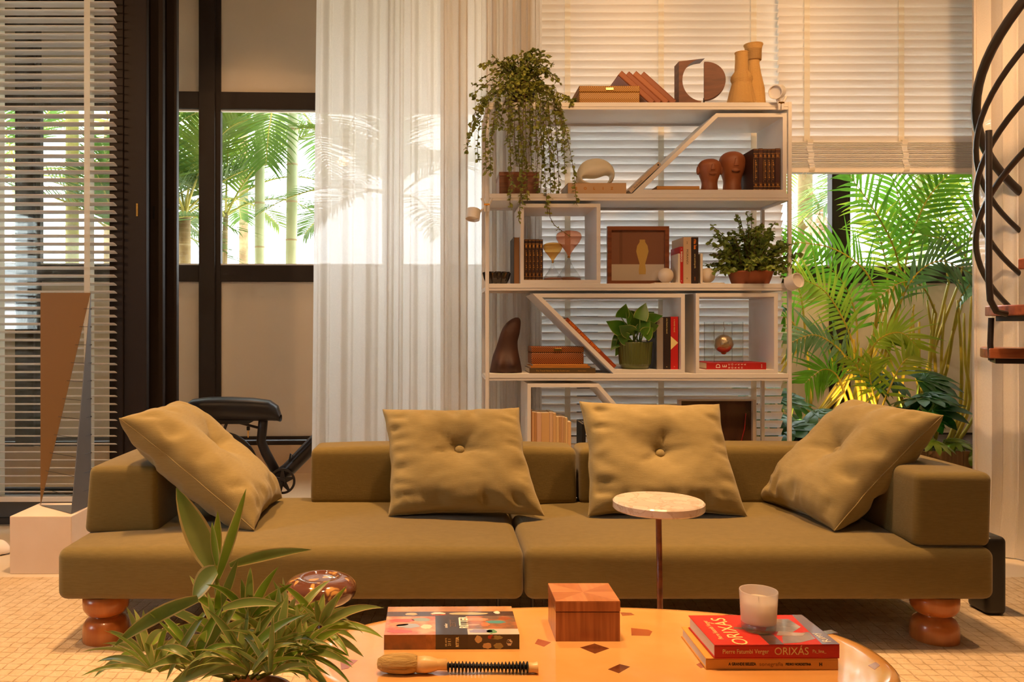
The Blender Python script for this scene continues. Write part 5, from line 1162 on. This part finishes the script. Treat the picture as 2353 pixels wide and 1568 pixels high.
palm('distant palm at the far left behind the blind', 40, 8.2, .05, 2.6, 9, 1.4, M_trk, 7, azs=None)
palm('palm seen dimly through the sheer curtain', 905, 7.0, .04, 2.2, 9, 1.3, M_trk, 8)
palm('far palm with loose fronds behind the post right of the bookcase', 1850, 8.0, .07, 3.1, 9, 1.5, M_trkb, 9)
palm('tall palm behind the glass above the planter', 2120, 7.2, .05, 2.5, 11, 1.4, M_trk, 10)
palm('palm standing behind the curtain end of the garden wall', 2300, 7.4, .05, 2.4, 10, 1.4, M_trk, 12)
palm('palm far behind the doorway panes with a leaning crown', 560, 10.5, .06, 3.9, 10, 2.0, M_trkb, 14, rings=0)
palm('distant palm beyond the leftmost panes', 250, 10.0, .06, 3.6, 9, 1.8, M_trkb, 15, rings=0)
# seed cluster hanging from the far palm on the right
fr = thing('fruit_cluster', 'cluster of pale round palm fruits behind the glass right of the bookcase', 'fruit', P(1885, 520, 7.6))
rf = random.Random(4); mfr = [mat('pale_fruit', (206, 180, 160), .5), mat('red_fruit', (196, 84, 60), .5)]
for i in range(46):
    c = P(1885, 520, 7.6)+Vector((rf.gauss(0, .09), rf.gauss(0, .05), rf.gauss(-.03, .09)))
    obj('fruit', MB().sphere(c, .030, 10, 7), mfr[1] if i % 13 == 5 else mfr[0], fr, smooth=True)
obj('stalk', MB().tube([P(1885, 520, 7.6), P(1880, 470, 7.7), P(1852, 420, 8.0), (PX(1850, 8.0), 8.0, 3.0)], .014, 8), M_trkb, fr)

# ---- planter and garden on the right
pl = thing('planter', 'long wooden planter box of upright boards along the garden wall', 'planter', (2.2, 5.0, 0))
M_board = mat('planter_board', (186, 148, 106), .7, vrgb=(160, 120, 82), vscale=6, vstretch=(8, 8, .6))
x = 1.35; b0 = None
while x < 4.1:
    if b0 is None: b0 = obj('plank', MB().box(x, x+.068, 4.825, 4.845, .012, .338), M_board, pl, bevel=.002); xb = x
    else: clone(b0, pl, (x-xb, 0, 0))
    x += .0705
obj('soil', MB().box(1.35, 4.16, 4.846, 5.85, .05, .30), mat('dark_soil', (70, 50, 36), .95, bump=.6, bscale=40), pl)
def areca(label, cx, cy, n, seed, L=(1.0, 1.5), h=(.25, .8), spread=.14, azf=None, el=(.95, 1.4), m=None, leaflet=.36):
    rnd = random.Random(seed); root = thing('areca_palm', label, 'plant', (cx, cy, .3))
    for i in range(n):
        az = azf(i, rnd) if azf else 2*pi*i/n+rnd.uniform(-.3, .3)
        bx_, by_ = cx+rnd.gauss(0, spread), cy+rnd.gauss(0, spread*.6); e = rnd.uniform(*el); hh = rnd.uniform(*h)
        d = Vector((math.cos(az)*math.cos(e), math.sin(az)*math.cos(e), math.sin(e))); top = Vector((bx_, by_, .30))+Vector((d.x*.5, d.y*.5, d.z)).normalized()*hh
        obj('cane', MB().tube([(bx_, by_, .29), Vector((bx_, by_, .3)).lerp(top, .5)+Vector((0, 0, .02)), top], [.014, .011, .008], 8), M_cane, root, smooth=True)
        obj('frond', frond(top, az, e, rnd.uniform(*L), rnd.uniform(.7, 1.7), leaflet, 19, .0165, .45, rnd, .007, hang=.5), [m or M_areca, M_cane], root)
def frond_path(pts, leaflet, nl, w, rnd, rr=.008, bare=.2, hang=.4, roll=0.0, sweep=.9):
    """palm frond whose stalk runs through given points; the blade lies mostly across the garden strip"""
    mb = MB(); q = smoothpts([Vector(a) for a in pts], 24); n = 24
    mb.cur = 1; mb.tube(q, [rr*(1-.8*i/n) for i in range(n+1)], 6, False); mb.cur = 0
    face = Vector((.25*math.sin(roll*3), -1, .35)).normalized()
    for k in range(nl):
        t = bare+(1-bare)*(k+.5)/nl; i = min(int(t*n), n-1); c = q[i].lerp(q[i+1], t*n-i); dd = (q[i+1]-q[i]).normalized()
        s = dd.cross(face).normalized(); up = s.cross(dd).normalized(); s = Matrix.Rotation(roll, 3, dd) @ s; u = (t-bare)/(1-bare)
        ll = leaflet*(.45+.7*math.sin(math.pi*min(1, .2+u*.7)))
        for sg in (-1, 1):
            ld = (s*sg+dd*(sweep*(.55+.8*u))+up*rnd.uniform(.0, .45)).normalized()
            curve_leaf(mb, c, ld, ll*rnd.uniform(.85, 1.1), w, hang*rnd.uniform(.5, 1.5), 5, .12, shape=lambda x: (.55+.45*math.sin(math.pi*min(1, x*1.6)))*(1-x**3)+.02, upv=up)
    return mb
def areca2(label, cx, cy, fronds, canes, seed):
    rnd = random.Random(seed); root = thing('areca_palm', label, 'plant', (cx, cy, .3))
    for (pts, leaf, nl, w, m, roll) in fronds:
        pp = [P(*a) for a in pts]; base = Vector((cx+rnd.gauss(0, .05), cy+rnd.gauss(0, .04), .29))
        obj('cane', MB().tube(smoothpts([base, base.lerp(pp[0], .55)+Vector((rnd.gauss(0, .02), 0, 0)), pp[0]], 8), .010, 8), M_cane, root, smooth=True)
        obj('frond', frond_path(pp, leaf, nl, w, rnd, roll=roll), [m, M_cane], root)
    for (a, b, d) in canes:
        pa, pb_ = P(a[0], a[1], d), P(b[0], b[1], d+rnd.uniform(-.1, .1)); foot_ = Vector((pa.x*.7+cx*.3, d, .29))
        obj('cane', MB().tube(smoothpts([foot_, pa, pa.lerp(pb_, .5)+Vector((rnd.gauss(0, .012), 0, 0)), pb_], 8), [.013, .012, .012, .011, .011, .010, .009, .008, .007], 8), M_cane, root, smooth=True)
A1, A2, A3 = M_areca, M_areca2, M_areca3
areca2('large areca palm spreading across the garden window right of the bookcase', 2.62, 5.35, [
    ([(2080, 660, 5.3), (2050, 560, 5.25), (2000, 470, 5.2), (1945, 395, 5.15)], .30, 17, .0135, A1, .1),
    ([(2075, 660, 5.35), (2090, 560, 5.4), (2130, 460, 5.4), (2190, 390, 5.4)], .30, 17, .0135, A1, -.1),
    ([(2020, 690, 5.2), (1985, 620, 5.1), (1910, 570, 5.05), (1808, 555, 5.0)], .24, 18, .0125, A1, .15),
    ([(2040, 670, 5.4), (2035, 600, 5.4), (2010, 520, 5.4), (1965, 465, 5.35)], .24, 15, .012, A2, -.1),
    ([(2050, 760, 5.1), (2090, 650, 5.0), (2160, 600, 4.95), (2250, 640, 4.9)], .24, 18, .011, A3, .5),
    ([(2060, 640, 5.5), (2070, 540, 5.55), (2066, 460, 5.55), (2040, 380, 5.55)], .28, 16, .0135, A1, 0)],
    [((2010, 940), (2062, 740), 5.25), ((2060, 940), (2100, 700), 5.3), ((2075, 940), (2030, 740), 5.3), ((2112, 940), (2098, 720), 5.35)], 31)
areca2('areca palm with arching fronds beside the right bookcase post', 2.28, 5.25, [
    ([(1975, 830, 5.1), (1940, 740, 5.05), (1895, 670, 5.0), (1840, 640, 4.95)], .26, 20, .0115, A2, .1),
    ([(1960, 850, 5.0), (1925, 800, 4.98), (1870, 770, 4.95), (1812, 790, 4.92)], .20, 17, .011, A3, .3),
    ([(1985, 830, 5.15), (2020, 780, 5.1), (2070, 765, 5.05), (2110, 800, 5.0)], .20, 17, .011, A2, .3),
    ([(1940, 900, 5.0), (1920, 860, 4.98), (1890, 850, 4.95), (1850, 880, 4.92)], .20, 15, .0115, A1, .2),
    ([(1970, 820, 5.3), (1965, 720, 5.35), (1930, 640, 5.4), (1870, 590, 5.4)], .24, 16, .012, A1, 0)],
    [((1960, 940), (1930, 790), 5.15), ((1975, 940), (1962, 780), 5.1), ((1945, 930), (1905, 800), 5.2), ((1985, 940), (1978, 800), 5.05)], 32)
areca2('areca palm at the curtain end of the planter with bright yellow stems', 3.15, 5.40, [
    ([(2180, 650, 5.45), (2166, 560, 5.45), (2160, 470, 5.45), (2150, 385, 5.45)], .30, 17, .0125, A2, .0),
    ([(2200, 660, 5.5), (2225, 560, 5.5), (2250, 470, 5.5), (2300, 400, 5.5)], .30, 17, .013, A1, .1),
    ([(2150, 720, 5.3), (2120, 660, 5.2), (2070, 650, 5.15), (2010, 690, 5.1)], .22, 17, .0115, A1, .4),
    ([(2210, 700, 5.4), (2230, 620, 5.35), (2190, 560, 5.3), (2120, 540, 5.25)], .24, 17, .0125, A1, .3),
    ([(2190, 760, 5.2), (2210, 680, 5.1), (2250, 640, 5.05), (2300, 660, 5.0)], .24, 17, .0115, A3, .4)],
    [((2135, 930), (2146, 700), 5.35), ((2150, 930), (2130, 690), 5.4), ((2165, 930), (2172, 700), 5.4), ((2205, 940), (2200, 690), 5.4), ((2215, 940), (2232, 680), 5.45), ((2228, 930), (2215, 720), 5.4), ((2250, 930), (2260, 660), 5.5), ((2122, 930), (2112, 740), 5.3)], 33)
areca2('low young areca palm at the front of the planter', 2.52, 5.02, [
    ([(2018, 950, 4.98), (2005, 900, 4.96), (1998, 860, 4.95), (2002, 830, 4.95)], .16, 9, .012, A2, .1),
    ([(2022, 950, 4.98), (2045, 890, 4.96), (2070, 840, 4.95), (2090, 820, 4.95)], .16, 9, .012, A2, -.1),
    ([(2015, 950, 5.0), (1985, 880, 5.0), (1960, 830, 5.0), (1925, 810, 5.0)], .16, 11, .011, A2, .1)], [], 34)
areca2('areca palm seen between the blind edge and the bookcase post', 2.0, 5.55, [
    ([(1850, 760, 5.5), (1840, 680, 5.5), (1815, 610, 5.5), (1780, 560, 5.5)], .24, 14, .012, A1, .1),
    ([(1850, 780, 5.4), (1820, 740, 5.35), (1800, 730, 5.3), (1770, 760, 5.3)], .20, 12, .012, A1, .2)], [((1860, 940), (1850, 780), 5.5)], 35)
def lobed(mb, base, d, R, nlob, depth, droop=.35, fan=2.5, w=.09, upv=(0, -.5, 1)):
    """deeply cut leaf: lobes fanning from the stalk"""
    d = Vector(d).normalized(); up = Vector(upv).normalized(); s = d.cross(up).normalized(); up = s.cross(d)
    for i in range(nlob):
        a = -fan/2+fan*i/(nlob-1); dd = d*math.cos(a)+s*math.sin(a)
        curve_leaf(mb, base, dd, R*(1-.35*abs(a)/fan), w*R, droop, 5, .12, upv=up, shape=lambda q: .35+.65*math.sin(pi*min(1, .15+.85*q))**.7 if q < .98 else .05)
def philo(label, cx, cy, n, seed, R=(.14, .22), hgt=(.15, .45), m=None, nlob=7, name='philodendron', fan=3.4, w=.13):
    rnd = random.Random(seed); root = thing(name, label, 'plant', (cx, cy, .3))
    for i in range(n):
        az = 2*pi*i/n+rnd.uniform(-.3, .3); r0 = rnd.uniform(.06, .26); z = .3+rnd.uniform(*hgt)
        tip = Vector((cx+r0*math.cos(az), cy+r0*math.sin(az)*.7, z))
        obj('leaf_stalk', MB().tube([(cx, cy, .29), Vector((cx, cy, .3)).lerp(tip, .5)+Vector((0, 0, .05)), tip], .006, 6), M_stem, root)
        mb = MB(); lobed(mb, tip, (math.cos(az), math.sin(az)*.8-.5, rnd.uniform(-.2, .4)), rnd.uniform(*R), nlob, .5, rnd.uniform(.3, .8), fan, w)
        obj('leaf', mb, m or M_dleaf, root, smooth=True)
philo('dark split leaf philodendron at the back of the planter', 2.95, 5.10, 9, 41, R=(.20, .30), hgt=(.2, .55), nlob=9, w=.15)
philo('cut leaf philodendron growing behind the right sofa cushion', 2.12, 4.98, 12, 42, R=(.14, .22), hgt=(.08, .42), m=M_mleaf)
philo('bright small philodendron spilling over the planter edge', 2.98, 4.86, 9, 43, R=(.11, .17), hgt=(.02, .16), m=leafmat('lime_leaf', (150, 170, 52), (110, 146, 42), .35, .3))
philo('broad leaved plant beside the blind slats and bookcase post', 1.88, 4.92, 9, 44, R=(.16, .24), hgt=(.05, .4), m=leafmat('bluish_leaf', (86, 130, 96), (50, 100, 66), .25, .2), nlob=5, fan=2.0, w=.22, name='broad_leaf_plant')
# umbrella plant climbing behind the right post
um = thing('umbrella_plant', 'umbrella plant with whorled glossy leaves behind the right bookcase post', 'plant', (1.98, 5.05, .3)); rnd = random.Random(51)
obj('stem', MB().tube([(1.98, 5.05, .29), (1.96, 5.05, .8), (1.99, 5.03, 1.25), (1.97, 5.02, 1.6)], .010, 8), M_twig, um)
for i in range(11):
    z = .75+.085*i; az = i*2.4; c = Vector((1.97+.12*math.cos(az), 5.04+.1*math.sin(az), z+.03))
    obj('leaf_stalk', MB().tube([(1.97, 5.04, z), c], .004, 5), M_stem, um)
    for k in range(7):
        a = 2*pi*k/7+az; mb = MB(); curve_leaf(mb, c, (math.cos(a), math.sin(a)*.8, -.15), rnd.uniform(.08, .12), .020, .5, 5, .1); obj('leaf', mb, M_dleaf, um, smooth=True)
# garden lights in the planter
def garden_light(label, loc, target, power):
    loc = Vector(loc); r = thing('garden_spotlight', label, 'lamp', (loc.x, loc.y, .30), 'garden spotlights in the planter')
    d = (Vector(target)-loc).normalized(); x = d.orthogonal().normalized(); M = frame_m(loc, x, d.cross(x), d)
    obj('spike', MB().tube([(loc.x, loc.y, .28), loc], .006, 8), M_black, r)
    obj('housing', MB().lathe([(0, -.05), (.022, -.05), (.026, -.03), (.028, .05), (.024, .05), (.022, .03), (0, .03)], n=24).xf(M), M_black, r)
    obj('lens', MB().lathe([(0, .034), (.021, .034)], n=24, cap=False).xf(M), mat('lit_lens', (255, 220, 160), .3, emit=((255, 200, 120), 12)), r)
    lamp('garden_spot_light', 'SPOT', loc+d*.06, power, (1, .62, .25), target=target, size=.02, angle=95, blend=.8)
garden_light('black garden spotlight among the leaves behind the right cushion', (2.16, 4.88, .42), (2.4, 5.5, 1.3), 16)
garden_light('black garden spotlight at the curtain end of the planter', (2.95, 4.90, .40), (3.15, 5.5, 1.2), 34)
garden_light('black garden spotlight in the middle of the planter', (2.58, 4.90, .40), (2.7, 5.5, 1.2), 14)

# ---- trailing plant on the bookcase
tr = thing('trailing_plant', 'trailing creeping fig cascading from the top left of the bookcase', 'plant', (PX(1195, 4.12), 4.12, T0)); rnd = random.Random(61)
pc = Vector((PX(1197, 4.12), 4.12, T0))
obj('pot', MB().lathe([(0, T0), (.06, T0), (.075, T0+.11), (.08, T0+.12), (.072, T0+.12), (.066, T0+.10), (0, T0+.10)], (pc.x, pc.y, 0), 32), mat('dark_pot', (60, 46, 36), .6), tr, smooth=True)
M_fig = leafmat('creeping_fig_leaf', (172, 172, 78), (122, 134, 56), .45, .15, 30)
def vine(pts, n_leaf, root, m, lsz, name='vine', rs=.0016):
    mb = MB(); mb.cur = 1; mb.tube(pts, rs, 4, False); mb.cur = 0
    k = len(pts)-1
    for i in range(n_leaf):
        t = (i+.5)/n_leaf*k; a = int(t); p = Vector(pts[a]).lerp(Vector(pts[a+1]), t-a)
        d = Vector((rnd.uniform(-1, 1), rnd.uniform(-1, .5), rnd.uniform(-.6, .5))).normalized(); s = lsz*rnd.uniform(.7, 1.25)
        curve_leaf(mb, p, d, s, s*.42, .5, 3, .2, twist=rnd.uniform(-1, 1), shape=lambda q: (.25, 1, .85, .05)[min(3, int(q*3+.01))])
    return obj(name, mb, [m, M_twig], root)
top = pc+Vector((0, 0, .12))
tips = [(1073, 352), (1098, 372), (1118, 398), (1128, 330), (1090, 300), (1083, 215), (1100, 260), (1127, 400), (1172, 478), (1180, 440), (1192, 508), (1200, 470), (1212, 462), (1222, 392), (1230, 430), (1240, 455), (1250, 380), (1258, 492), (1266, 470), (1274, 440), (1285, 455), (1298, 400), (1325, 470), (1292, 350), (1300, 310), (1316, 242), (1322, 238), (1310, 232), (1265, 300), (1282, 330), (1205, 380), (1215, 340), (1188, 380), (1165, 330), (1150, 300), (1245, 330), (1232, 350), (1270, 365), (1198, 330), (1220, 310), (1175, 300), (1140, 290)]
for (px, py) in tips:
    d = 3.93+rnd.uniform(-.05, .12) if py > 240 else 4.1; tip = P(px, py, d)
    q = (px-1198)/110
    rim = P(1198+80*max(-1.1, min(1.1, q))+rnd.uniform(-10, 10), 190+25*abs(q)+rnd.uniform(-12, 15), d+.02)
    mid = Vector((tip.x+rnd.uniform(-.015, .015)-(.02*q), d, rim.z*.45+tip.z*.55))
    pts = smoothpts([top+Vector((rnd.uniform(-.04, .04), rnd.uniform(-.03, .03), 0)), rim, mid+Vector((rnd.uniform(-.01, .01), 0, 0)), tip], 14)
    ln = sum((pts[i+1]-pts[i]).length for i in range(14)); vine(pts, int(ln/.0078), tr, M_fig, .020)
for i in range(46):                                       # the mound
    a = rnd.uniform(0, 2*pi); r = rnd.uniform(.05, .25); e = rnd.uniform(.0, .17)*(1-r/.33)
    tip = pc+Vector((r*math.cos(a), r*math.sin(a)*.6-.03, .16+e+rnd.uniform(-.10, .06)))
    vine(smoothpts([top, top.lerp(tip, .5)+Vector((0, 0, .06)), tip], 6), 24, tr, M_fig, .021)
for (px, py) in ((1130, 125), (1140, 138), (1198, 120), (1195, 135), (1165, 130), (1262, 158), (1240, 160), (1085, 195), (1180, 150)):
    tip = P(px, py, 4.1); vine(smoothpts([top, top.lerp(tip, .6), tip], 8), 22, tr, M_fig, .017)
lg = [P(1262, 480, 3.96), P(1264, 500, 3.96), P(1274, 518, 3.96), P(1290, 530, 3.96), P(1312, 545, 3.96)]
vine([lg[0], lg[1], lg[2]], 2, tr, M_fig, .016); vine(lg[2:], 12, tr, M_fig, .018)
# ---- bushy plant in a terracotta pot
bu = thing('bushy_plant', 'bushy small leaved plant in a terracotta pot at the right end of the third shelf', 'plant', (PX(1722, 4.12), 4.12, T2)); rnd = random.Random(71)
bc_ = Vector((PX(1724, 4.1), 4.1, T2))
obj('pot', MB().lathe([(0, T2), (.088, T2), (.108, T2+.055), (.112, T2+.065), (.104, T2+.066), (.098, T2+.05), (0, T2+.05)], (bc_.x, bc_.y, 0), 36), mat('terracotta_pot', (176, 98, 62), .7), bu, smooth=True)
M_bush = leafmat('small_green_leaf', (154, 170, 78), (108, 132, 54), .45, .25, 20)
for i in range(90):
    a = rnd.uniform(0, 2*pi); e = rnd.uniform(.05, 1.5); L = rnd.uniform(.14, .235)
    d = Vector((math.cos(a)*math.cos(e), math.sin(a)*math.cos(e)*.75, math.sin(e)))
    o = bc_+Vector((.06*math.cos(a), .05*math.sin(a), .05)); tip = o+d*L+Vector((0, 0, .05-.07*math.cos(e)))
    vine(smoothpts([o, o.lerp(tip, .5)+Vector((0, 0, .03)), tip], 5), 26, bu, M_bush, .025, name='sprig')
for (px, py) in ((1690, 492), (1716, 487), (1728, 492), (1632, 515), (1640, 530), (1700, 500), (1752, 520), (1630, 585), (1812, 560), (1806, 640), (1782, 510)):
    tip = P(px, py, 4.08); o = bc_+Vector((0, 0, .08)); vine(smoothpts([o, o.lerp(tip, .5)+Vector((0, 0, .02)), tip], 6), 22, bu, M_bush, .022, name='sprig')
# ---- pothos in a ribbed green pot
po = thing('pothos', 'pothos with broad pointed leaves in a ribbed green pot', 'plant', (PX(1459, 4.1), 4.1, zb3)); rnd = random.Random(81)
pcx_, pcy_ = PX(1459, 4.09), 4.09; s_ = 4.09/F
zt_ = PZ(786, 4.09)
obj('pot', MB().lathe([(0, zb3+.02), (34*s_, zb3+.02), (35*s_, zb3+.026), (39*s_, zt_-.006), (39.5*s_, zt_), (36*s_, zt_), (35*s_, zt_-.02), (0, zt_-.02)], (pcx_, pcy_, 0), 128, rfun=lambda a, h: 1+.02*math.cos(32*a)), mat('olive_ceramic', (96, 104, 50), .35, coat=.3), po, smooth=True)
obj('saucer', MB().lathe([(0, zb3), (29*s_, zb3), (33*s_, zb3+.018), (34*s_, zb3+.030), (32*s_, zb3+.030), (0, zb3+.012)], (pcx_, pcy_, 0), 48), MATS['olive_ceramic'], po, smooth=True)
M_poth = leafmat('pothos_leaf', (96, 140, 44), (60, 112, 34), .3, .22, 9); M_pale = leafmat('pale_leaf_edge', (196, 196, 120), (180, 184, 100), .4, .25)
heart = lambda q: (.45+.8*math.sin(pi*min(1, .3+q*.55)))*(1-q**2.2)+.02
for (bx1_, by1_, tx, ty, w) in ((1432, 760, 1397, 735, 17), (1436, 770, 1402, 800, 17), (1440, 775, 1412, 815, 16), (1428, 730, 1437, 698, 14), (1447, 745, 1440, 705, 17), (1460, 740, 1437, 712, 20), (1470, 735, 1482, 697, 15), (1480, 740, 1500, 715, 17), (1488, 735, 1520, 722, 12),
                          (1470, 750, 1472, 708, 18), (1490, 750, 1512, 745, 15), (1450, 765, 1425, 745, 16), (1486, 765, 1506, 775, 16), (1465, 760, 1455, 725, 20), (1475, 765, 1490, 730, 18), (1444, 780, 1420, 770, 15), (1455, 770, 1446, 738, 18), (1478, 772, 1498, 752, 16)):
    d = 4.04+rnd.uniform(-.05, .09); b = P(bx1_, by1_, d); t = P(tx, ty, d+rnd.uniform(-.05, .03)); dv = t-b; L = dv.length*1.05
    obj('leaf_stalk', MB().tube(smoothpts([Vector((pcx_+rnd.uniform(-.03, .03), pcy_, zt_-.02)), Vector((pcx_*.4+b.x*.6, d, (zt_+b.z)/2)), b], 5), .0026, 6), M_stem, po)
    mb = MB(); curve_leaf(mb, b, dv, L, w*s_*.9, .25, 8, .22, edge=.93, twist=rnd.uniform(-.8, .8), shape=heart, upv=(0, -1, .2)); obj('leaf', mb, [M_poth, M_pale], po, smooth=True)
# ---- dracaena in the foreground
dr = thing('dracaena', 'potted dracaena with cream edged leaves in front of the sofa', 'plant', (PX(575, 1.52), 1.52, RZ)); rnd = random.Random(91)
dpx, dpy = PX(575, 1.52), 1.52; zr = .395
obj('pot', MB().lathe([(0, RZ), (.085, RZ), (.10, RZ+.06), (.105, .2), (.088, zr-.03), (.080, zr), (.072, zr), (.076, zr-.04), (0, zr-.04)], (dpx, dpy, 0), 48), mat('glazed_clay_pot', (150, 86, 46), .3, coat=.4), dr, smooth=True)
M_dra = leafmat('dracaena_leaf', (176, 186, 104), (124, 150, 70), .3, .3, 6); M_drl = leafmat('dracaena_young_leaf', (164, 186, 66), (126, 162, 54), .35, .3, 6); M_edge_l = leafmat('cream_leaf_margin', (226, 206, 140), (210, 186, 116), .45, .3)
lance = lambda q: math.sin(pi*min(1, .10+q*.9))**.75*(1-.25*q) if q < .99 else .01
def dleaf(b, t, w, droop=.3, tw=0, young=False, d=1.55, dt=0, sh=None):
    bb = P(b[0], b[1], d); tt = P(t[0], t[1], d+dt); dv = tt-bb; L = dv.length
    up = Vector((0, -1, .35))
    mb = MB(); curve_leaf(mb, bb, dv+Vector((0, 0, droop*L*.55)), L*1.06, w*d/F, droop, 9, .28, edge=.80, twist=tw, shape=sh or lance, upv=up)
    obj('leaf', mb, [M_drl if young else M_dra, M_edge_l], dr, smooth=True)
stem_pts = [Vector((dpx-.03, dpy+.01, zr-.04)), P(505, 1500, 1.54), P(502, 1420, 1.56), P(498, 1350, 1.56), P(496, 1290, 1.56)]
obj('stem', MB().tube(smoothpts(stem_pts, 10), [.0075-.0004*i for i in range(11)], 8), mat('dracaena_stem', (150, 150, 66), .5), dr, smooth=True)
# the tall shoot
dleaf((496, 1315), (410, 1132), 34, .04, .15, False, 1.56); dleaf((496, 1300), (500, 1182), 13, .0, .5, True, 1.57); dleaf((500, 1330), (562, 1135), 14, .02, .5, True, 1.55)
dleaf((498, 1310), (452, 1384), 30, .9, .2, False, 1.54); dleaf((505, 1395), (545, 1290), 12, .0, .4, False, 1.55); dleaf((528, 1300), (706, 1264), 15, .35, .2, False, 1.56); dleaf((500, 1300), (488, 1205), 12, .0, -.4, True, 1.55)
dleaf((500, 1400), (450, 1370), 12, .3, 0, True, 1.55)
# long arching leaves and side rosettes
for a in (((455, 1376), (270, 1488), 20, .55), ((512, 1400), (660, 1395), 13, .8), ((560, 1500), (395, 1580), 24, .45), ((520, 1420), (430, 1560), 16, .3), ((470, 1410), (390, 1560), 12, .5)): dleaf(a[0], a[1], a[2], a[3], rnd.uniform(-.3, .3), False, 1.50)
def rosette(cx, cy, d, n, R, a0=-200, a1=20, w=10, seed=0, yfrac=.35):
    r2 = random.Random(seed)
    for i in range(n):
        a = math.radians(a0+(a1-a0)*(i+.5)/n+r2.uniform(-9, 9)); L = R*r2.uniform(.7, 1.55)
        t = (cx+L*math.cos(a), cy+L*math.sin(a)*.85)
        dleaf((cx+8*math.cos(a), cy+8*math.sin(a)), t, w*r2.uniform(.75, 1.15), r2.uniform(.7, 2.1)*(1.15-abs(math.sin(a))*.6), r2.uniform(-.9, .9), r2.random() < yfrac, d+r2.uniform(-.03, .03), r2.uniform(-.07, .05))
rosette(331, 1505, 1.56, 14, 92, -215, 40, 10, 1)
rosette(355, 1545, 1.52, 9, 110, -200, -10, 11, 2)
rosette(570, 1430, 1.58, 13, 105, -190, 10, 12, 3)
rosette(500, 1465, 1.54, 12, 120, -200, 20, 13, 4)
rosette(560, 1520, 1.50, 16, 125, -195, 15, 13, 5)
rosette(665, 1440, 1.60, 14, 105, -180, 30, 12, 6)
rosette(735, 1445, 1.58, 16, 100, -160, 60, 12, 7)
rosette(640, 1500, 1.53, 15, 130, -170, 45, 13, 8)
rosette(690, 1500, 1.50, 12, 105, -120, 85, 11, 9)
rosette(450, 1520, 1.50, 11, 110, -200, 0, 13, 10)
obj('soil', MB().lathe([(0, zr-.035), (.072, zr-.035)], (dpx, dpy, .004), 32, cap=False), mat('potting_soil', (60, 42, 30), .95, bump=.5, bscale=60), dr)
rosette(575, 1548, 1.47, 13, 105, -195, 15, 12, 11); rosette(620, 1550, 1.46, 9, 100, -150, 30, 11, 12)
for (a, b, c) in (((575, 1560), (640, 1505), (735, 1450)), ((560, 1560), (600, 1490), (665, 1445)), ((540, 1560), (430, 1535), (331, 1510)), ((560, 1560), (560, 1490), (572, 1435)), ((550, 1560), (500, 1500), (500, 1465)), ((590, 1560), (650, 1530), (690, 1500))):
    obj('stem', MB().tube(smoothpts([P(a[0], a[1], 1.52), P(b[0], b[1], 1.55), P(c[0], c[1], 1.56)], 6), .0045, 7), MATS['dracaena_stem'], dr, smooth=True)

# lettering becomes plain meshes
dg = bpy.context.evaluated_depsgraph_get()
for o in [o for o in COL.objects if o.type == 'FONT']:
    me = bpy.data.meshes.new_from_object(o.evaluated_get(dg)); n = bpy.data.objects.new('lettering', me); COL.objects.link(n)
    n.parent = o.parent; n.matrix_local = o.matrix_local.copy(); cu = o.data; bpy.data.objects.remove(o); bpy.data.curves.remove(cu)
